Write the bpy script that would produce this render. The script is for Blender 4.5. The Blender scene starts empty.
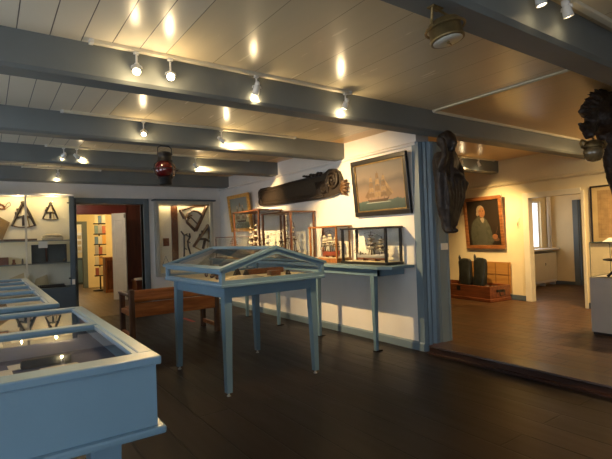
import bpy, bmesh, math, random
from mathutils import Vector, Matrix
random.seed(7)
D = bpy.data
SC = bpy.context.scene
COL = SC.collection
PI = math.pi
V = Vector

# ------------------------------------------------------------------ materials
MATS = {}
def nodes(name):
    m = D.materials.new(name); m.use_nodes = True
    nt = m.node_tree; b = nt.nodes['Principled BSDF']
    return m, nt, b
def mat(name, col, rough=.5, metal=0, var=.12, scale=6, spec=.5, coat=0, emit=None, estr=0, bump=0, bscale=40):
    if name in MATS: return MATS[name]
    m, nt, b = nodes(name)
    b.inputs['Roughness'].default_value = rough
    b.inputs['Metallic'].default_value = metal
    b.inputs['Specular IOR Level'].default_value = spec
    if coat: b.inputs['Coat Weight'].default_value = coat; b.inputs['Coat Roughness'].default_value = .15
    g = nt.nodes.new('ShaderNodeNewGeometry')
    n = nt.nodes.new('ShaderNodeTexNoise'); n.inputs['Scale'].default_value = scale; n.inputs['Detail'].default_value = 5
    nt.links.new(g.outputs['Position'], n.inputs['Vector'])
    r = nt.nodes.new('ShaderNodeValToRGB')
    r.color_ramp.elements[0].position = .3; r.color_ramp.elements[1].position = .7
    r.color_ramp.elements[0].color = (*[c*(1-var) for c in col], 1)
    r.color_ramp.elements[1].color = (*[min(1, c*(1+var)) for c in col], 1)
    nt.links.new(n.outputs['Fac'], r.inputs['Fac']); nt.links.new(r.outputs['Color'], b.inputs['Base Color'])
    if bump:
        n2 = nt.nodes.new('ShaderNodeTexNoise'); n2.inputs['Scale'].default_value = bscale; n2.inputs['Detail'].default_value = 4
        nt.links.new(g.outputs['Position'], n2.inputs['Vector'])
        bp = nt.nodes.new('ShaderNodeBump'); bp.inputs['Strength'].default_value = bump; bp.inputs['Distance'].default_value = .01
        nt.links.new(n2.outputs['Fac'], bp.inputs['Height']); nt.links.new(bp.outputs['Normal'], b.inputs['Normal'])
    if emit:
        b.inputs['Emission Color'].default_value = (*emit, 1); b.inputs['Emission Strength'].default_value = estr
    MATS[name] = m
    return m
def wood(name, c1, c2, rough=.4, axis=0, scale=9, coat=.2):
    if name in MATS: return MATS[name]
    m, nt, b = nodes(name)
    tc = nt.nodes.new('ShaderNodeTexCoord'); mp = nt.nodes.new('ShaderNodeMapping')
    s = [scale*3]*3; s[axis] = scale*.35
    mp.inputs['Scale'].default_value = s
    nt.links.new(tc.outputs['Object'], mp.inputs['Vector'])
    n = nt.nodes.new('ShaderNodeTexNoise'); n.inputs['Scale'].default_value = 1; n.inputs['Detail'].default_value = 8; n.inputs['Distortion'].default_value = .6
    nt.links.new(mp.outputs['Vector'], n.inputs['Vector'])
    r = nt.nodes.new('ShaderNodeValToRGB'); r.color_ramp.elements[0].position = .35; r.color_ramp.elements[1].position = .68
    r.color_ramp.elements[0].color = (*c1, 1); r.color_ramp.elements[1].color = (*c2, 1)
    nt.links.new(n.outputs['Fac'], r.inputs['Fac']); nt.links.new(r.outputs['Color'], b.inputs['Base Color'])
    bp = nt.nodes.new('ShaderNodeBump'); bp.inputs['Strength'].default_value = .15; bp.inputs['Distance'].default_value = .004
    nt.links.new(n.outputs['Fac'], bp.inputs['Height']); nt.links.new(bp.outputs['Normal'], b.inputs['Normal'])
    b.inputs['Roughness'].default_value = rough
    b.inputs['Coat Weight'].default_value = coat; b.inputs['Coat Roughness'].default_value = .2
    MATS[name] = m
    return m
def planks(name, c1, c2, width, length, seam, rough=(.25, .45), along='y', seamw=.012, bump=.3, brick_off=.5, spec=.5, grain=.6):
    """boards on a horizontal surface, laid out in world metres"""
    m, nt, b = nodes(name)
    g = nt.nodes.new('ShaderNodeNewGeometry'); mp = nt.nodes.new('ShaderNodeMapping')
    if along == 'y': mp.inputs['Rotation'].default_value = (0, 0, PI/2)
    nt.links.new(g.outputs['Position'], mp.inputs['Vector'])
    b.inputs['Specular IOR Level'].default_value = spec
    br = nt.nodes.new('ShaderNodeTexBrick')
    br.inputs['Scale'].default_value = 1; br.inputs['Brick Width'].default_value = length; br.inputs['Row Height'].default_value = width
    br.inputs['Mortar Size'].default_value = seamw*.5; br.inputs['Mortar Smooth'].default_value = .3; br.inputs['Bias'].default_value = 0
    br.offset = brick_off; br.offset_frequency = 2
    br.inputs['Color1'].default_value = (*c1, 1); br.inputs['Color2'].default_value = (*c2, 1); br.inputs['Mortar'].default_value = (*seam, 1)
    nt.links.new(mp.outputs['Vector'], br.inputs['Vector'])
    n = nt.nodes.new('ShaderNodeTexNoise'); n.inputs['Scale'].default_value = 1; n.inputs['Detail'].default_value = 7
    mp2 = nt.nodes.new('ShaderNodeMapping'); mp2.inputs['Scale'].default_value = (14, 1.6, 5) if along == 'y' else (1.6, 14, 5)
    nt.links.new(g.outputs['Position'], mp2.inputs['Vector']); nt.links.new(mp2.outputs['Vector'], n.inputs['Vector'])
    mx = nt.nodes.new('ShaderNodeMix'); mx.data_type = 'RGBA'; mx.blend_type = 'MULTIPLY'; mx.inputs['Factor'].default_value = grain
    r = nt.nodes.new('ShaderNodeValToRGB'); r.color_ramp.elements[0].color = (.55, .55, .55, 1); r.color_ramp.elements[1].color = (1.25, 1.2, 1.15, 1)
    nt.links.new(n.outputs['Fac'], r.inputs['Fac'])
    nt.links.new(br.outputs['Color'], mx.inputs['A']); nt.links.new(r.outputs['Color'], mx.inputs['B'])
    nt.links.new(mx.outputs['Result'], b.inputs['Base Color'])
    mr = nt.nodes.new('ShaderNodeMapRange'); mr.inputs['To Min'].default_value = rough[0]; mr.inputs['To Max'].default_value = rough[1]
    nt.links.new(n.outputs['Fac'], mr.inputs['Value']); nt.links.new(mr.outputs['Result'], b.inputs['Roughness'])
    bp = nt.nodes.new('ShaderNodeBump'); bp.inputs['Strength'].default_value = bump; bp.inputs['Distance'].default_value = .006; bp.invert = True
    nt.links.new(br.outputs['Fac'], bp.inputs['Height']); nt.links.new(bp.outputs['Normal'], b.inputs['Normal'])
    MATS[name] = m
    return m
def thin_glass(name, tint=(1, 1, 1), refl=1.0, rough=.02):
    if name in MATS: return MATS[name]
    m = D.materials.new(name); m.use_nodes = True; nt = m.node_tree
    nt.nodes.remove(nt.nodes['Principled BSDF'])
    out = nt.nodes['Material Output']
    t = nt.nodes.new('ShaderNodeBsdfTransparent'); t.inputs['Color'].default_value = (*tint, 1)
    g = nt.nodes.new('ShaderNodeBsdfGlossy'); g.inputs['Roughness'].default_value = rough
    lw = nt.nodes.new('ShaderNodeLayerWeight'); lw.inputs['Blend'].default_value = .5
    pw = nt.nodes.new('ShaderNodeMath'); pw.operation = 'POWER'; pw.inputs[1].default_value = 4.5
    mu = nt.nodes.new('ShaderNodeMath'); mu.operation = 'MULTIPLY_ADD'; mu.inputs[1].default_value = .95*min(refl, 1); mu.inputs[2].default_value = .045*refl
    mu.use_clamp = True
    x = nt.nodes.new('ShaderNodeMixShader')
    nt.links.new(lw.outputs['Facing'], pw.inputs[0]); nt.links.new(pw.outputs[0], mu.inputs[0]); nt.links.new(mu.outputs[0], x.inputs['Fac'])
    nt.links.new(t.outputs['BSDF'], x.inputs[1]); nt.links.new(g.outputs['BSDF'], x.inputs[2])
    nt.links.new(x.outputs['Shader'], out.inputs['Surface'])
    MATS[name] = m
    return m
def emis(name, col, s):
    if name in MATS: return MATS[name]
    m = mat(name, (.8, .8, .8), .5, emit=col, estr=s); return m
def grad(name, stops, rough=.55, noise=.25, scale=5, zlo=0, zhi=1):
    """vertical colour bands along the object's own z with cloudy noise: a painted canvas"""
    if name in MATS: return MATS[name]
    m, nt, b = nodes(name)
    tc = nt.nodes.new('ShaderNodeTexCoord'); sx = nt.nodes.new('ShaderNodeSeparateXYZ')
    nt.links.new(tc.outputs['Object'], sx.inputs['Vector'])
    mr = nt.nodes.new('ShaderNodeMapRange'); mr.inputs['From Min'].default_value = zlo; mr.inputs['From Max'].default_value = zhi
    nt.links.new(sx.outputs['Z'], mr.inputs['Value'])
    n = nt.nodes.new('ShaderNodeTexNoise'); n.inputs['Scale'].default_value = scale; n.inputs['Detail'].default_value = 6
    nt.links.new(tc.outputs['Object'], n.inputs['Vector'])
    a = nt.nodes.new('ShaderNodeMath'); a.operation = 'MULTIPLY_ADD'; a.inputs[1].default_value = noise; 
    nt.links.new(n.outputs['Fac'], a.inputs[0])
    s = nt.nodes.new('ShaderNodeMath'); s.operation = 'SUBTRACT'; s.inputs[1].default_value = noise*.5
    nt.links.new(mr.outputs['Result'], s.inputs[0]); nt.links.new(s.outputs[0], a.inputs[2])
    r = nt.nodes.new('ShaderNodeValToRGB')
    e = r.color_ramp.elements
    e[0].position, e[0].color = stops[0][0], (*stops[0][1], 1)
    e[1].position, e[1].color = stops[-1][0], (*stops[-1][1], 1)
    for p, c in stops[1:-1]:
        k = e.new(p); k.color = (*c, 1)
    nt.links.new(a.outputs[0], r.inputs['Fac']); nt.links.new(r.outputs['Color'], b.inputs['Base Color'])
    b.inputs['Roughness'].default_value = rough
    MATS[name] = m
    return m

PAINT = mat('blue_grey_paint', (.160, .262, .342), .33, var=.07, scale=3, bump=.05, bscale=60)
PILLARP = mat('pillar_paint', (.165, .228, .275), .40, var=.07, scale=3, bump=.05, bscale=60)
DOORP = mat('door_frame_paint', (.125, .160, .182), .42, var=.07)
BEAMP = mat('beam_paint', (.172, .187, .182), .52, var=.08, scale=3, bump=.08, bscale=30)
SLATE = mat('slate_paint', (.085, .115, .140), .45, var=.08)
WALL = mat('white_plaster', (.80, .77, .72), .7, var=.03, scale=4, bump=.1, bscale=25)
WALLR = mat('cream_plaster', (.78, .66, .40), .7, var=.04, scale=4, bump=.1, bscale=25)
CREAM = mat('cream_trim', (.72, .66, .50), .45, var=.04)
WHITE = mat('white_paint', (.78, .77, .74), .4, var=.03)
WMETAL = mat('white_metal', (.75, .74, .70), .35, var=.02)
CEIL = planks('ceiling_boards', (.76, .69, .54), (.73, .66, .51), .155, 30, (.12, .10, .08), (.28, .28), 'y', .006, .4, grain=.0)
CEILW = planks('ceiling_wide_boards', (.77, .66, .45), (.74, .63, .42), .31, 30, (.40, .33, .22), (.22, .30), 'y', .005, .2, grain=.12)
CEILR = planks('ceiling_boards_warm', (.70, .46, .20), (.66, .43, .18), .31, 30, (.42, .29, .14), (.26, .34), 'y', .004, .2, grain=.15)
FLOOR = planks('dark_floorboards', (.012, .0088, .0078), (.021, .0145, .012), .24, 3.1, (.002, .0015, .001), (.26, .5), 'y', .014, .7, spec=.2)
FLOORR = planks('brown_floor_tiles', (.110, .055, .021), (.072, .036, .014), .16, .33, (.030, .016, .008), (.30, .5), 'y', .014, .5, spec=.4)
FLOORB = planks('light_floorboards', (.13, .080, .036), (.10, .062, .029), .2, 2.0, (.06, .035, .02), (.3, .45), 'y', .008, .3)
NOSE = wood('dark_nosing', (.016, .007, .005), (.045, .018, .012), .4, 1)
BENCHW = wood('bench_wood', (.27, .080, .019), (.54, .19, .050), .32, 0, 7, .4)
BENCHL = wood('bench_leg_wood', (.06, .026, .013), (.16, .075, .036), .4, 2)
BROWNW = wood('case_brown_wood', (.07, .026, .010), (.19, .072, .026), .35, 2, 12, .3)
ORANGEW = wood('case_orange_wood', (.20, .075, .018), (.40, .165, .045), .35, 2, 12, .3)
BLACKW = mat('black_lacquer', (.014, .012, .012), .3, var=.2)
CARVE = mat('dark_carved_wood', (.032, .020, .013), .5, var=.55, scale=22, bump=.5, bscale=70)
CARVEB = mat('brown_carved_wood', (.017, .010, .0055), .55, var=.5, scale=22, bump=.5, bscale=60)
GILT = mat('old_gilt', (.68, .37, .08), .4, .2, var=.3, scale=30)
INSTW = wood('instrument_wood', (.035, .016, .008), (.12, .052, .020), .4, 2, 15, .2)
EBONY = mat('ebony_wood', (.022, .014, .011), .4, var=.3)
BONE = mat('bone_ivory', (.62, .52, .34), .5)
BRASS = mat('aged_brass', (.42, .27, .08), .32, .9, var=.25, scale=20)
DBRASS = mat('dark_brass', (.24, .165, .065), .42, .7, var=.3, scale=18)
IRON = mat('dark_iron', (.03, .027, .025), .5, .6, var=.3)
STEEL = mat('steel_glide', (.5, .5, .5), .3, 1)
REDG = mat('red_glass', (.10, .004, .004), .12, var=.2, coat=1)
PAPER = mat('paper_card', (.76, .73, .66), .7, var=.04)
OLDP = mat('old_paper', (.55, .43, .24), .7, var=.15)
LINING = mat('violet_cloth', (.060, .060, .125), .8, var=.2, scale=40)
CLOTH = mat('cream_cloth', (.66, .58, .40), .8, var=.06)
LEATHER = mat('black_oiled_leather', (.016, .018, .015), .42, var=.4, scale=14, bump=.4, bscale=30)
CHESTW = wood('sea_chest_wood', (.10, .026, .008), (.24, .070, .020), .38, 1, 8, .3)
LIDM = wood('chest_lid_wood', (.36, .165, .035), (.46, .225, .055), .5, 1, 4, .1)
REDW = wood('red_brown_wood', (.075, .016, .008), (.15, .034, .015), .4, 2, 6, .3)
SAILC = mat('sail_cloth', (.52, .46, .35), .7, var=.15)
GREYB = mat('plinth_grey', (.52, .46, .385), .55, var=.04)
GLASS = thin_glass('case_glass', (.97, .98, .97), 1.0)
GLASST = thin_glass('case_top_glass', (.93, .94, .93), 2.7)
GLASSW = thin_glass('lamp_glass', (.9, .85, .7), 1.3, .1)
LENS = emis('lamp_lens', (1.0, .83, .52), 9)
LENSHOT = emis('lamp_lens_bright', (1.0, .80, .45), 60)
REDTAPE = mat('red_tape', (.45, .06, .06), .6)

# ------------------------------------------------------------------ mesh builder
ORG = {}          # world origin of every parent (unrotated ones)
class MB:
    def __init__(s): s.bm = bmesh.new(); s.mi = 0
    def _tag(s, n0):
        s.bm.faces.ensure_lookup_table()
        for f in s.bm.faces[n0:]: f.material_index = s.mi
    def box(s, lo, hi, bev=0, M=None):
        n0 = len(s.bm.faces)
        lo = V(lo); hi = V(hi)
        lo, hi = V([min(a, b) for a, b in zip(lo, hi)]), V([max(a, b) for a, b in zip(lo, hi)])
        if bev <= 0:
            r = bmesh.ops.create_cube(s.bm, size=1); vs = r['verts']
            bmesh.ops.scale(s.bm, vec=hi-lo, verts=vs); bmesh.ops.translate(s.bm, vec=(lo+hi)/2, verts=vs)
            if M: bmesh.ops.transform(s.bm, matrix=M, verts=vs)
        else:
            t = bmesh.new(); bmesh.ops.create_cube(t, size=1)
            bmesh.ops.scale(t, vec=hi-lo, verts=t.verts); bmesh.ops.translate(t, vec=(lo+hi)/2, verts=t.verts)
            bmesh.ops.bevel(t, geom=t.edges[:], offset=min(bev, .45*min(hi-lo)), segments=2, affect='EDGES', profile=.5)
            if M: bmesh.ops.transform(t, matrix=M, verts=t.verts)
            s._merge(t)
        s._tag(n0); return s
    def _merge(s, t):
        me = D.meshes.new('tmp'); t.to_mesh(me); t.free(); s.bm.from_mesh(me); D.meshes.remove(me)
    def prism(s, pts, axis, a, b, M=None):
        """polygon pts (2-D) extruded along axis from a to b; pts are the two other axes in xyz order"""
        n0 = len(s.bm.faces)
        def P(p, w):
            q = list(p); q.insert(axis, w); return M @ V(q) if M else V(q)
        A = [s.bm.verts.new(P(p, a)) for p in pts]; B = [s.bm.verts.new(P(p, b)) for p in pts]
        n = len(pts)
        fs = [s.bm.faces.new(A), s.bm.faces.new(B[::-1])]
        for i in range(n): fs.append(s.bm.faces.new((A[i], B[i], B[(i+1) % n], A[(i+1) % n])))
        bmesh.ops.recalc_face_normals(s.bm, faces=fs)
        s._tag(n0); return s
    def quad(s, *p):
        n0 = len(s.bm.faces); s.bm.faces.new([s.bm.verts.new(V(q)) for q in p]); s._tag(n0); return s
    def rod(s, a, b, r, r2=None, n=10):
        return s.tube([a, b], [r, r if r2 is None else r2], n)
    def tube(s, pts, rad, n=8, closed=False, flat=1.0):
        n0 = len(s.bm.faces)
        pts = [V(p) for p in pts]
        if not isinstance(rad, (list, tuple)): rad = [rad]*len(pts)
        L = len(pts); rings = []
        up = V((0, 0, 1))
        t0 = (pts[1]-pts[0]).normalized()
        if abs(t0.dot(up)) > .95: up = V((0, 1, 0))
        x = t0.cross(up).normalized()
        for i in range(L):
            if closed: t = (pts[(i+1) % L]-pts[i-1]).normalized()
            elif i == 0: t = (pts[1]-pts[0]).normalized()
            elif i == L-1: t = (pts[-1]-pts[-2]).normalized()
            else: t = ((pts[i+1]-pts[i]).normalized()+(pts[i]-pts[i-1]).normalized()).normalized()
            x = (x - t*x.dot(t)).normalized(); y = t.cross(x)
            rings.append([s.bm.verts.new(pts[i]+(x*math.cos(2*PI*k/n)+y*math.sin(2*PI*k/n)*flat)*rad[i]) for k in range(n)])
        fs = []
        for i in range(L if closed else L-1):
            A, B = rings[i], rings[(i+1) % L]
            for k in range(n): fs.append(s.bm.faces.new((A[k], A[(k+1) % n], B[(k+1) % n], B[k])))
        if not closed: fs += [s.bm.faces.new(rings[0][::-1]), s.bm.faces.new(rings[-1])]
        bmesh.ops.recalc_face_normals(s.bm, faces=fs)
        for f in fs: f.smooth = n > 6
        s._tag(n0); return s
    def lathe(s, prof, c=(0, 0, 0), n=24, M=None, sm=True):
        n0 = len(s.bm.faces); c = V(c); rings = []
        for r, z in prof:
            ring = []
            for k in range(n):
                p = V((max(r, 1e-4)*math.cos(2*PI*k/n), max(r, 1e-4)*math.sin(2*PI*k/n), z))
                if M: p = M @ p
                ring.append(s.bm.verts.new(p+c))
            rings.append(ring)
        fs = []
        for A, B in zip(rings, rings[1:]):
            for k in range(n): fs.append(s.bm.faces.new((A[k], A[(k+1) % n], B[(k+1) % n], B[k])))
        fs += [s.bm.faces.new(rings[0][::-1]), s.bm.faces.new(rings[-1])]
        bmesh.ops.recalc_face_normals(s.bm, faces=fs)
        for f in fs[:-2]: f.smooth = sm
        s._tag(n0); return s
    def loft(s, rings, smooth=True, cap=True):
        n0 = len(s.bm.faces)
        R = [[s.bm.verts.new(V(p)) for p in r] for r in rings]; n = len(R[0]); fs = []
        for A, B in zip(R, R[1:]):
            for k in range(n): fs.append(s.bm.faces.new((A[k], A[(k+1) % n], B[(k+1) % n], B[k])))
        if cap: fs += [s.bm.faces.new(R[0][::-1]), s.bm.faces.new(R[-1])]
        bmesh.ops.recalc_face_normals(s.bm, faces=fs)
        for f in fs: f.smooth = smooth
        s._tag(n0); return s
    def ball(s, c, r, n=12):
        n0 = len(s.bm.faces)
        r = V((r, r, r)) if not isinstance(r, (list, tuple)) else V(r)
        q = bmesh.ops.create_uvsphere(s.bm, u_segments=n*2, v_segments=n, radius=1)
        bmesh.ops.scale(s.bm, vec=r, verts=q['verts']); bmesh.ops.translate(s.bm, vec=V(c), verts=q['verts'])
        for v in q['verts']:
            for f in v.link_faces: f.smooth = True
        s._tag(n0); return s
    def build(s, name, material, parent=None, local=False):
        me = D.meshes.new(name)
        if parent is not None and not local:
            bmesh.ops.translate(s.bm, vec=-V(ORG[parent.name]), verts=s.bm.verts)
        s.bm.to_mesh(me); s.bm.free()
        for m in (material if isinstance(material, (list, tuple)) else [material]): me.materials.append(m)
        o = D.objects.new(name, me); COL.objects.link(o)
        if parent is not None: o.parent = parent; ORG[o.name] = ORG[parent.name]
        else: ORG[o.name] = V((0, 0, 0))
        return o
def recenter(o):
    """put a top-level mesh's origin at its base"""
    vs = [v.co for v in o.data.vertices]
    c = V((sum(v.x for v in vs)/len(vs), sum(v.y for v in vs)/len(vs), min(v.z for v in vs)))
    o.data.transform(Matrix.Translation(-c)); o.location = c; ORG[o.name] = c
    return o
def tag(o, label, cat, group=None, kind=None):
    o['label'] = label; o['category'] = cat
    if group: o['group'] = group
    if kind: o['kind'] = kind
    return o
def thing(name, label, cat, loc=(0, 0, 0), rot=(0, 0, 0), group=None):
    o = D.objects.new(name, None); COL.objects.link(o); o.empty_display_size = .1
    o.location = loc; o.rotation_euler = rot; ORG[o.name] = V(loc)
    return tag(o, label, cat, group)
def solo(mb, name, material, label, cat, group=None):
    return tag(recenter(mb.build(name, material)), label, cat, group)
def struct(mb, name, material, label=None, parent=None):
    o = mb.build(name, material, parent)
    o['kind'] = 'structure'
    if label: o['label'] = label
    return o

# ------------------------------------------------------------------ the room
CZ = 2.40            # ceiling
FR = .08             # raised floor of the right-hand room
XP = 3.735           # partition face
YB = 8.20            # back wall face
XL, YN = -1.9, -2.2  # left wall, wall behind the viewpoint
XE, YE = 11.2, 16.4
def wr_x(y): return 6.98+.1*(y-3)     # face of the far wall in the right-hand room
struct(MB().box((XL, YN, -.1), (3.70, YB+.15, 0)), 'floor', FLOOR, 'dark brown wide floorboards of the exhibition room')
struct(MB().box((3.70, YN, -.1), (XE, 3.13, FR)).box((3.80, 3.13, -.1), (XE, YB, FR)), 'floor', FLOORR, 'raised brown floor of the room beyond the pillar')
struct(MB().box((-.6, YB+.15, -.1), (6, YE, 0)), 'floor', FLOORB, 'lighter wooden floor seen through the back doorway')
struct(MB().box((XL, YN, CZ), (.93, YB, CZ+.1)), 'ceiling', CEIL, 'glossy cream boarded ceiling between the beams, narrow boards at the left')
struct(MB().box((.93, YN, CZ), (3.50, YB, CZ+.1)), 'ceiling', CEILW, 'glossy cream boarded ceiling between the beams, wide boards')
struct(MB().box((3.50, YN, CZ), (XE, YB, CZ+.1)), 'ceiling', CEILR, 'warm cream ceiling of the room beyond the pillar')
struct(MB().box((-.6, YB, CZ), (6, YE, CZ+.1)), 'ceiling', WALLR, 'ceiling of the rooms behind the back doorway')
# partition, with the picture rail and skirting
struct(MB().box((XP, 3.25, 0), (XP+.2, YB+.1, CZ)), 'wall_right', WALL, 'white partition wall behind the ship cases')
pr = MB(); pr.prism([(XP, 2.165), (XP-.022, 2.17), (XP-.028, 2.19), (XP-.014, 2.205), (XP, 2.21)], 1, 3.25, YB)
struct(pr, 'trim_1', WALL, 'white picture rail along the partition wall')
bb = MB(); bb.prism([(XP, 0), (XP-.022, 0), (XP-.022, .075), (XP-.012, .09), (XP, .09)], 1, 3.22, YB)
struct(bb, 'baseboard_right', PILLARP, 'blue grey skirting under the partition wall')
# pillar with vertical mouldings
pl = MB()
foot = [(XP-.012, 3.30), (XP-.012, 3.215), (3.755, 3.20), (3.775, 3.20), (3.79, 3.175), (3.81, 3.175), (3.83, 3.145), (3.86, 3.13), (3.885, 3.13), (3.892, 3.138), (3.90, 3.13),
        (4.02, 3.13), (4.027, 3.138), (4.034, 3.13), (4.06, 3.13), (4.06, 3.30)]
pl.prism(foot, 2, 0, 2.195)
struct(pl, 'trim_2', PILLARP, 'blue grey moulded pillar at the end of the partition')
# ceiling beams
BY = [(1.145, 1.335), (2.826, 3.008), (4.42, 4.60), (6.03, 6.21), (7.78, 7.97)]
for i, (a, b) in enumerate(BY):
    m = MB(); e = .02
    m.prism([(a+e, 2.195), (b-e, 2.195), (b, 2.195+e), (b, CZ), (a, CZ), (a, 2.195+e)], 0, XL, wr_x(a)+.03)
    struct(m, 'trim_%d' % (i+3), BEAMP, 'blue grey painted ceiling beam')
struct(MB().box((3.49, 1.335, 2.385), (3.525, 2.826, CZ), .004), 'trim_8', CREAM, 'pale cable trunking crossing the ceiling')
struct(MB().box((3.50, 2.806, 2.375), (7.0, 2.826, CZ), .004), 'trim_9', CREAM, 'thin cream strip along the top of the beam')
# step up to the right-hand room
st = MB(); st.prism([(3.665, 0), (3.665, .018), (3.69, .022), (3.69, .066), (3.68, .072), (3.684, .086), (3.90, .088), (3.93, .08), (3.93, 0)], 1, YN, 3.13)
struct(st, 'trim_10', NOSE, 'dark wooden step edge at the opening')
# back wall with door opening
DX0, DX1, DZ = 1.21, 2.27, 1.90
bw = MB(); bw.box((XL, YB, 0), (DX0, YB+.15, CZ)); bw.box((DX1, YB, 0), (XP+.2, YB+.15, CZ)); bw.box((DX0, YB, DZ), (DX1, YB+.15, CZ))
struct(bw, 'wall_back', WALL, 'pale plaster back wall')
struct(MB().box((2.37, YB-.018, 0), (XP, YB, .09), .004), 'baseboard_back', PILLARP)
df = MB(); w = .095
for x0, x1, z0, z1 in ((DX0-w, DX0, 0, DZ+w), (DX1, DX1+w, 0, DZ+w), (DX0, DX1, DZ, DZ+w)): df.box((x0, YB-.03, z0), (x1, YB+.18, z1), .006)
struct(df, 'door_1', DOORP, 'blue grey door frame in the back wall')
# left wall and the wall behind, with daylight windows, the rear one added for brightness
def window(n, origin, u, wdt, z0, z1, out):
    """casement window: frame, muntins and pane; u = direction along the wall, out = outward"""
    o = V(origin); u = V(u); out = V(out)
    M = Matrix((( u.x, out.x, 0, o.x), (u.y, out.y, 0, o.y), (0, 0, 1, 0), (0, 0, 0, 1)))
    f = MB(); t = .06
    for a in ((0, z0, t, z1), (wdt-t, z0, wdt, z1), (t, z0, wdt-t, z0+t), (t, z1-t, wdt-t, z1), (wdt/2-.03, z0+t, wdt/2+.03, z1-t)):
        f.box((a[0], .02, a[1]), (a[2], .09, a[3]), .004, M)
    for k in (1, 2): f.box((t, .04, z0+(z1-z0)*k/3-.012), (wdt-t, .07, z0+(z1-z0)*k/3+.012), 0, M)
    w_ = struct(f, 'window_%d' % n, WHITE, 'unseen white casement window')
    p = MB().box((t, .055, z0+t), (wdt-t, .058, z1-t), 0, M).build('pane', MATS['daylight'], w_)
    s_ = MB().box((-.05, -.10, z0-.03), (wdt+.05, .05, z0), .006, M).build('sill', WHITE, w_)
emis('daylight', (.74, .85, 1.0), 4.6)
lw = MB(); WZ0, WZ1 = .85, 1.95
ys = [YN-.15, -1.2, .2, 2.2, 3.6, 5.2, 6.4, YB+.15]
for k in range(len(ys)-1):
    if k % 2 == 0: lw.box((XL-.15, ys[k], 0), (XL, ys[k+1], CZ))
    else: lw.box((XL-.15, ys[k], 0), (XL, ys[k+1], WZ0)); lw.box((XL-.15, ys[k], WZ1), (XL, ys[k+1], CZ))
struct(lw, 'wall_left', WALL, 'white outer wall with windows')
window(1, (XL, -1.2, 0), (0, 1, 0), 1.4, WZ0, WZ1, (-1, 0, 0))
window(2, (XL, 2.2, 0), (0, 1, 0), 1.4, WZ0, WZ1, (-1, 0, 0))
window(3, (XL, 5.2, 0), (0, 1, 0), 1.2, WZ0, WZ1, (-1, 0, 0))
nw = MB(); xs = [XL, -.6, .8, XE]
nw.box((XL, YN-.15, 0), (-1.5, YN, CZ)); nw.box((-.3, YN-.15, 0), (XE, YN, CZ)); nw.box((-1.5, YN-.15, 0), (-.3, YN, WZ0)); nw.box((-1.5, YN-.15, WZ1), (-.3, YN, CZ))
struct(nw, 'wall_front', WALL, 'white wall behind the viewpoint')
window(5, (-1.5, YN, 0), (1, 0, 0), 1.2, WZ0, WZ1, (0, -1, 0))  # unseen window added behind the viewpoint to brighten the corner case front
# far wall of the right-hand room, skewed, with a doorway
WA = math.atan(.1)
WM = Matrix.Translation((6.98, 3.0, 0)) @ Matrix.Rotation(-WA, 4, 'Z')     # local: x out through the wall, y along it
s0, s1, dz = .06, .905, 1.735
rw = MB()
rw.box((0, -5.6, 0), (.08, s0, CZ), 0, WM); rw.box((0, s1, 0), (.08, 5.5, CZ), 0, WM); rw.box((0, s0, dz), (.08, s1, CZ), 0, WM)
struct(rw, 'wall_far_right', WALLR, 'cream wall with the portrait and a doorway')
rr = MB(); rr.prism([(0, 1.965), (-.02, 1.97), (-.04, 1.99), (-.035, 2.005), (-.012, 2.015), (0, 2.03)], 1, -5.4, 5.4, WM)
struct(rr, 'trim_11', WALLR, 'cream picture rail on the far wall')
b2 = MB(); b2.box((-.015, -5.4, FR), (0, s0-.04, FR+.085), .004, WM); b2.box((-.015, s1+.1, FR), (0, 5.4, FR+.085), .004, WM)
struct(b2, 'baseboard_far_right', SLATE)
dd = MB()
for a, b in (((s0-.03, FR), (s0+.012, dz+.03)), ((s1-.012, FR), (s1+.09, dz+.07)), ((s0+.012, dz-.012), (s1-.012, dz+.07))):
    dd.box((-.02, a[0], a[1]), (.09, b[0], b[1]), .004, WM)
struct(dd, 'door_2', CREAM, 'cream door lining in the far wall')
struct(MB().box((XP+.2, YB-.1, 0), (XE, YB, CZ)), 'wall_right_room_end', WALLR)
# small room behind that doorway
struct(MB().box((7.2, 4.86, 0), (8.72, 5.0, CZ)).box((8.72, 4.86, 0), (9.27, 5.0, .84)).box((8.72, 4.86, 1.78), (9.27, 5.0, CZ)).box((9.27, 4.86, 0), (9.8, 5.0, CZ)), 'wall_window_side', WALLR, 'wall with a radiator and window beyond the doorway')
struct(MB().box((9.62, 4.40, 0), (9.8, 4.86, CZ)).box((9.55, 1.0, 0), (9.8, 3.9, CZ)).box((9.58, 3.9, 1.78), (9.8, 4.40, CZ)), 'wall_side_room', WALLR, 'pale wall at the end of the small room')
struct(MB().box((9.60, 4.30, FR), (9.66, 4.40, 1.86), .004).box((9.60, 3.92, FR), (9.66, 4.02, 1.86), .004).box((9.60, 4.02, 1.77), (9.66, 4.30, 1.86), .004).box((9.66, 4.02, FR), (9.70, 4.30, 1.77)), 'door_3', DOORP, 'blue grey door in the small room')
struct(MB().box((9.605, 4.40, FR), (9.62, 4.86, FR+.07), .003), 'baseboard_side_room', SLATE)
w5 = MB()
for a in ((8.72, .84, 8.76, 1.78), (9.235, .84, 9.27, 1.78), (8.76, .84, 9.235, .87), (8.76, 1.75, 9.235, 1.78)): w5.box((a[0], 4.90, a[1]), (a[2], 4.95, a[3]), .003)
w5o = struct(w5, 'window_4', WHITE, 'small bright window above the radiator')
MB().box((8.76, 4.92, .87), (9.235, 4.923, 1.75)).build('pane', emis('daylight_side', (.85, .92, 1.0), 1.4), w5o)
sl = MB().box((8.62, 4.66, .795), (9.60, 4.88, .83), .006)
struct(sl, 'trim_12', WHITE, 'pale sill over the radiator')
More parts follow.
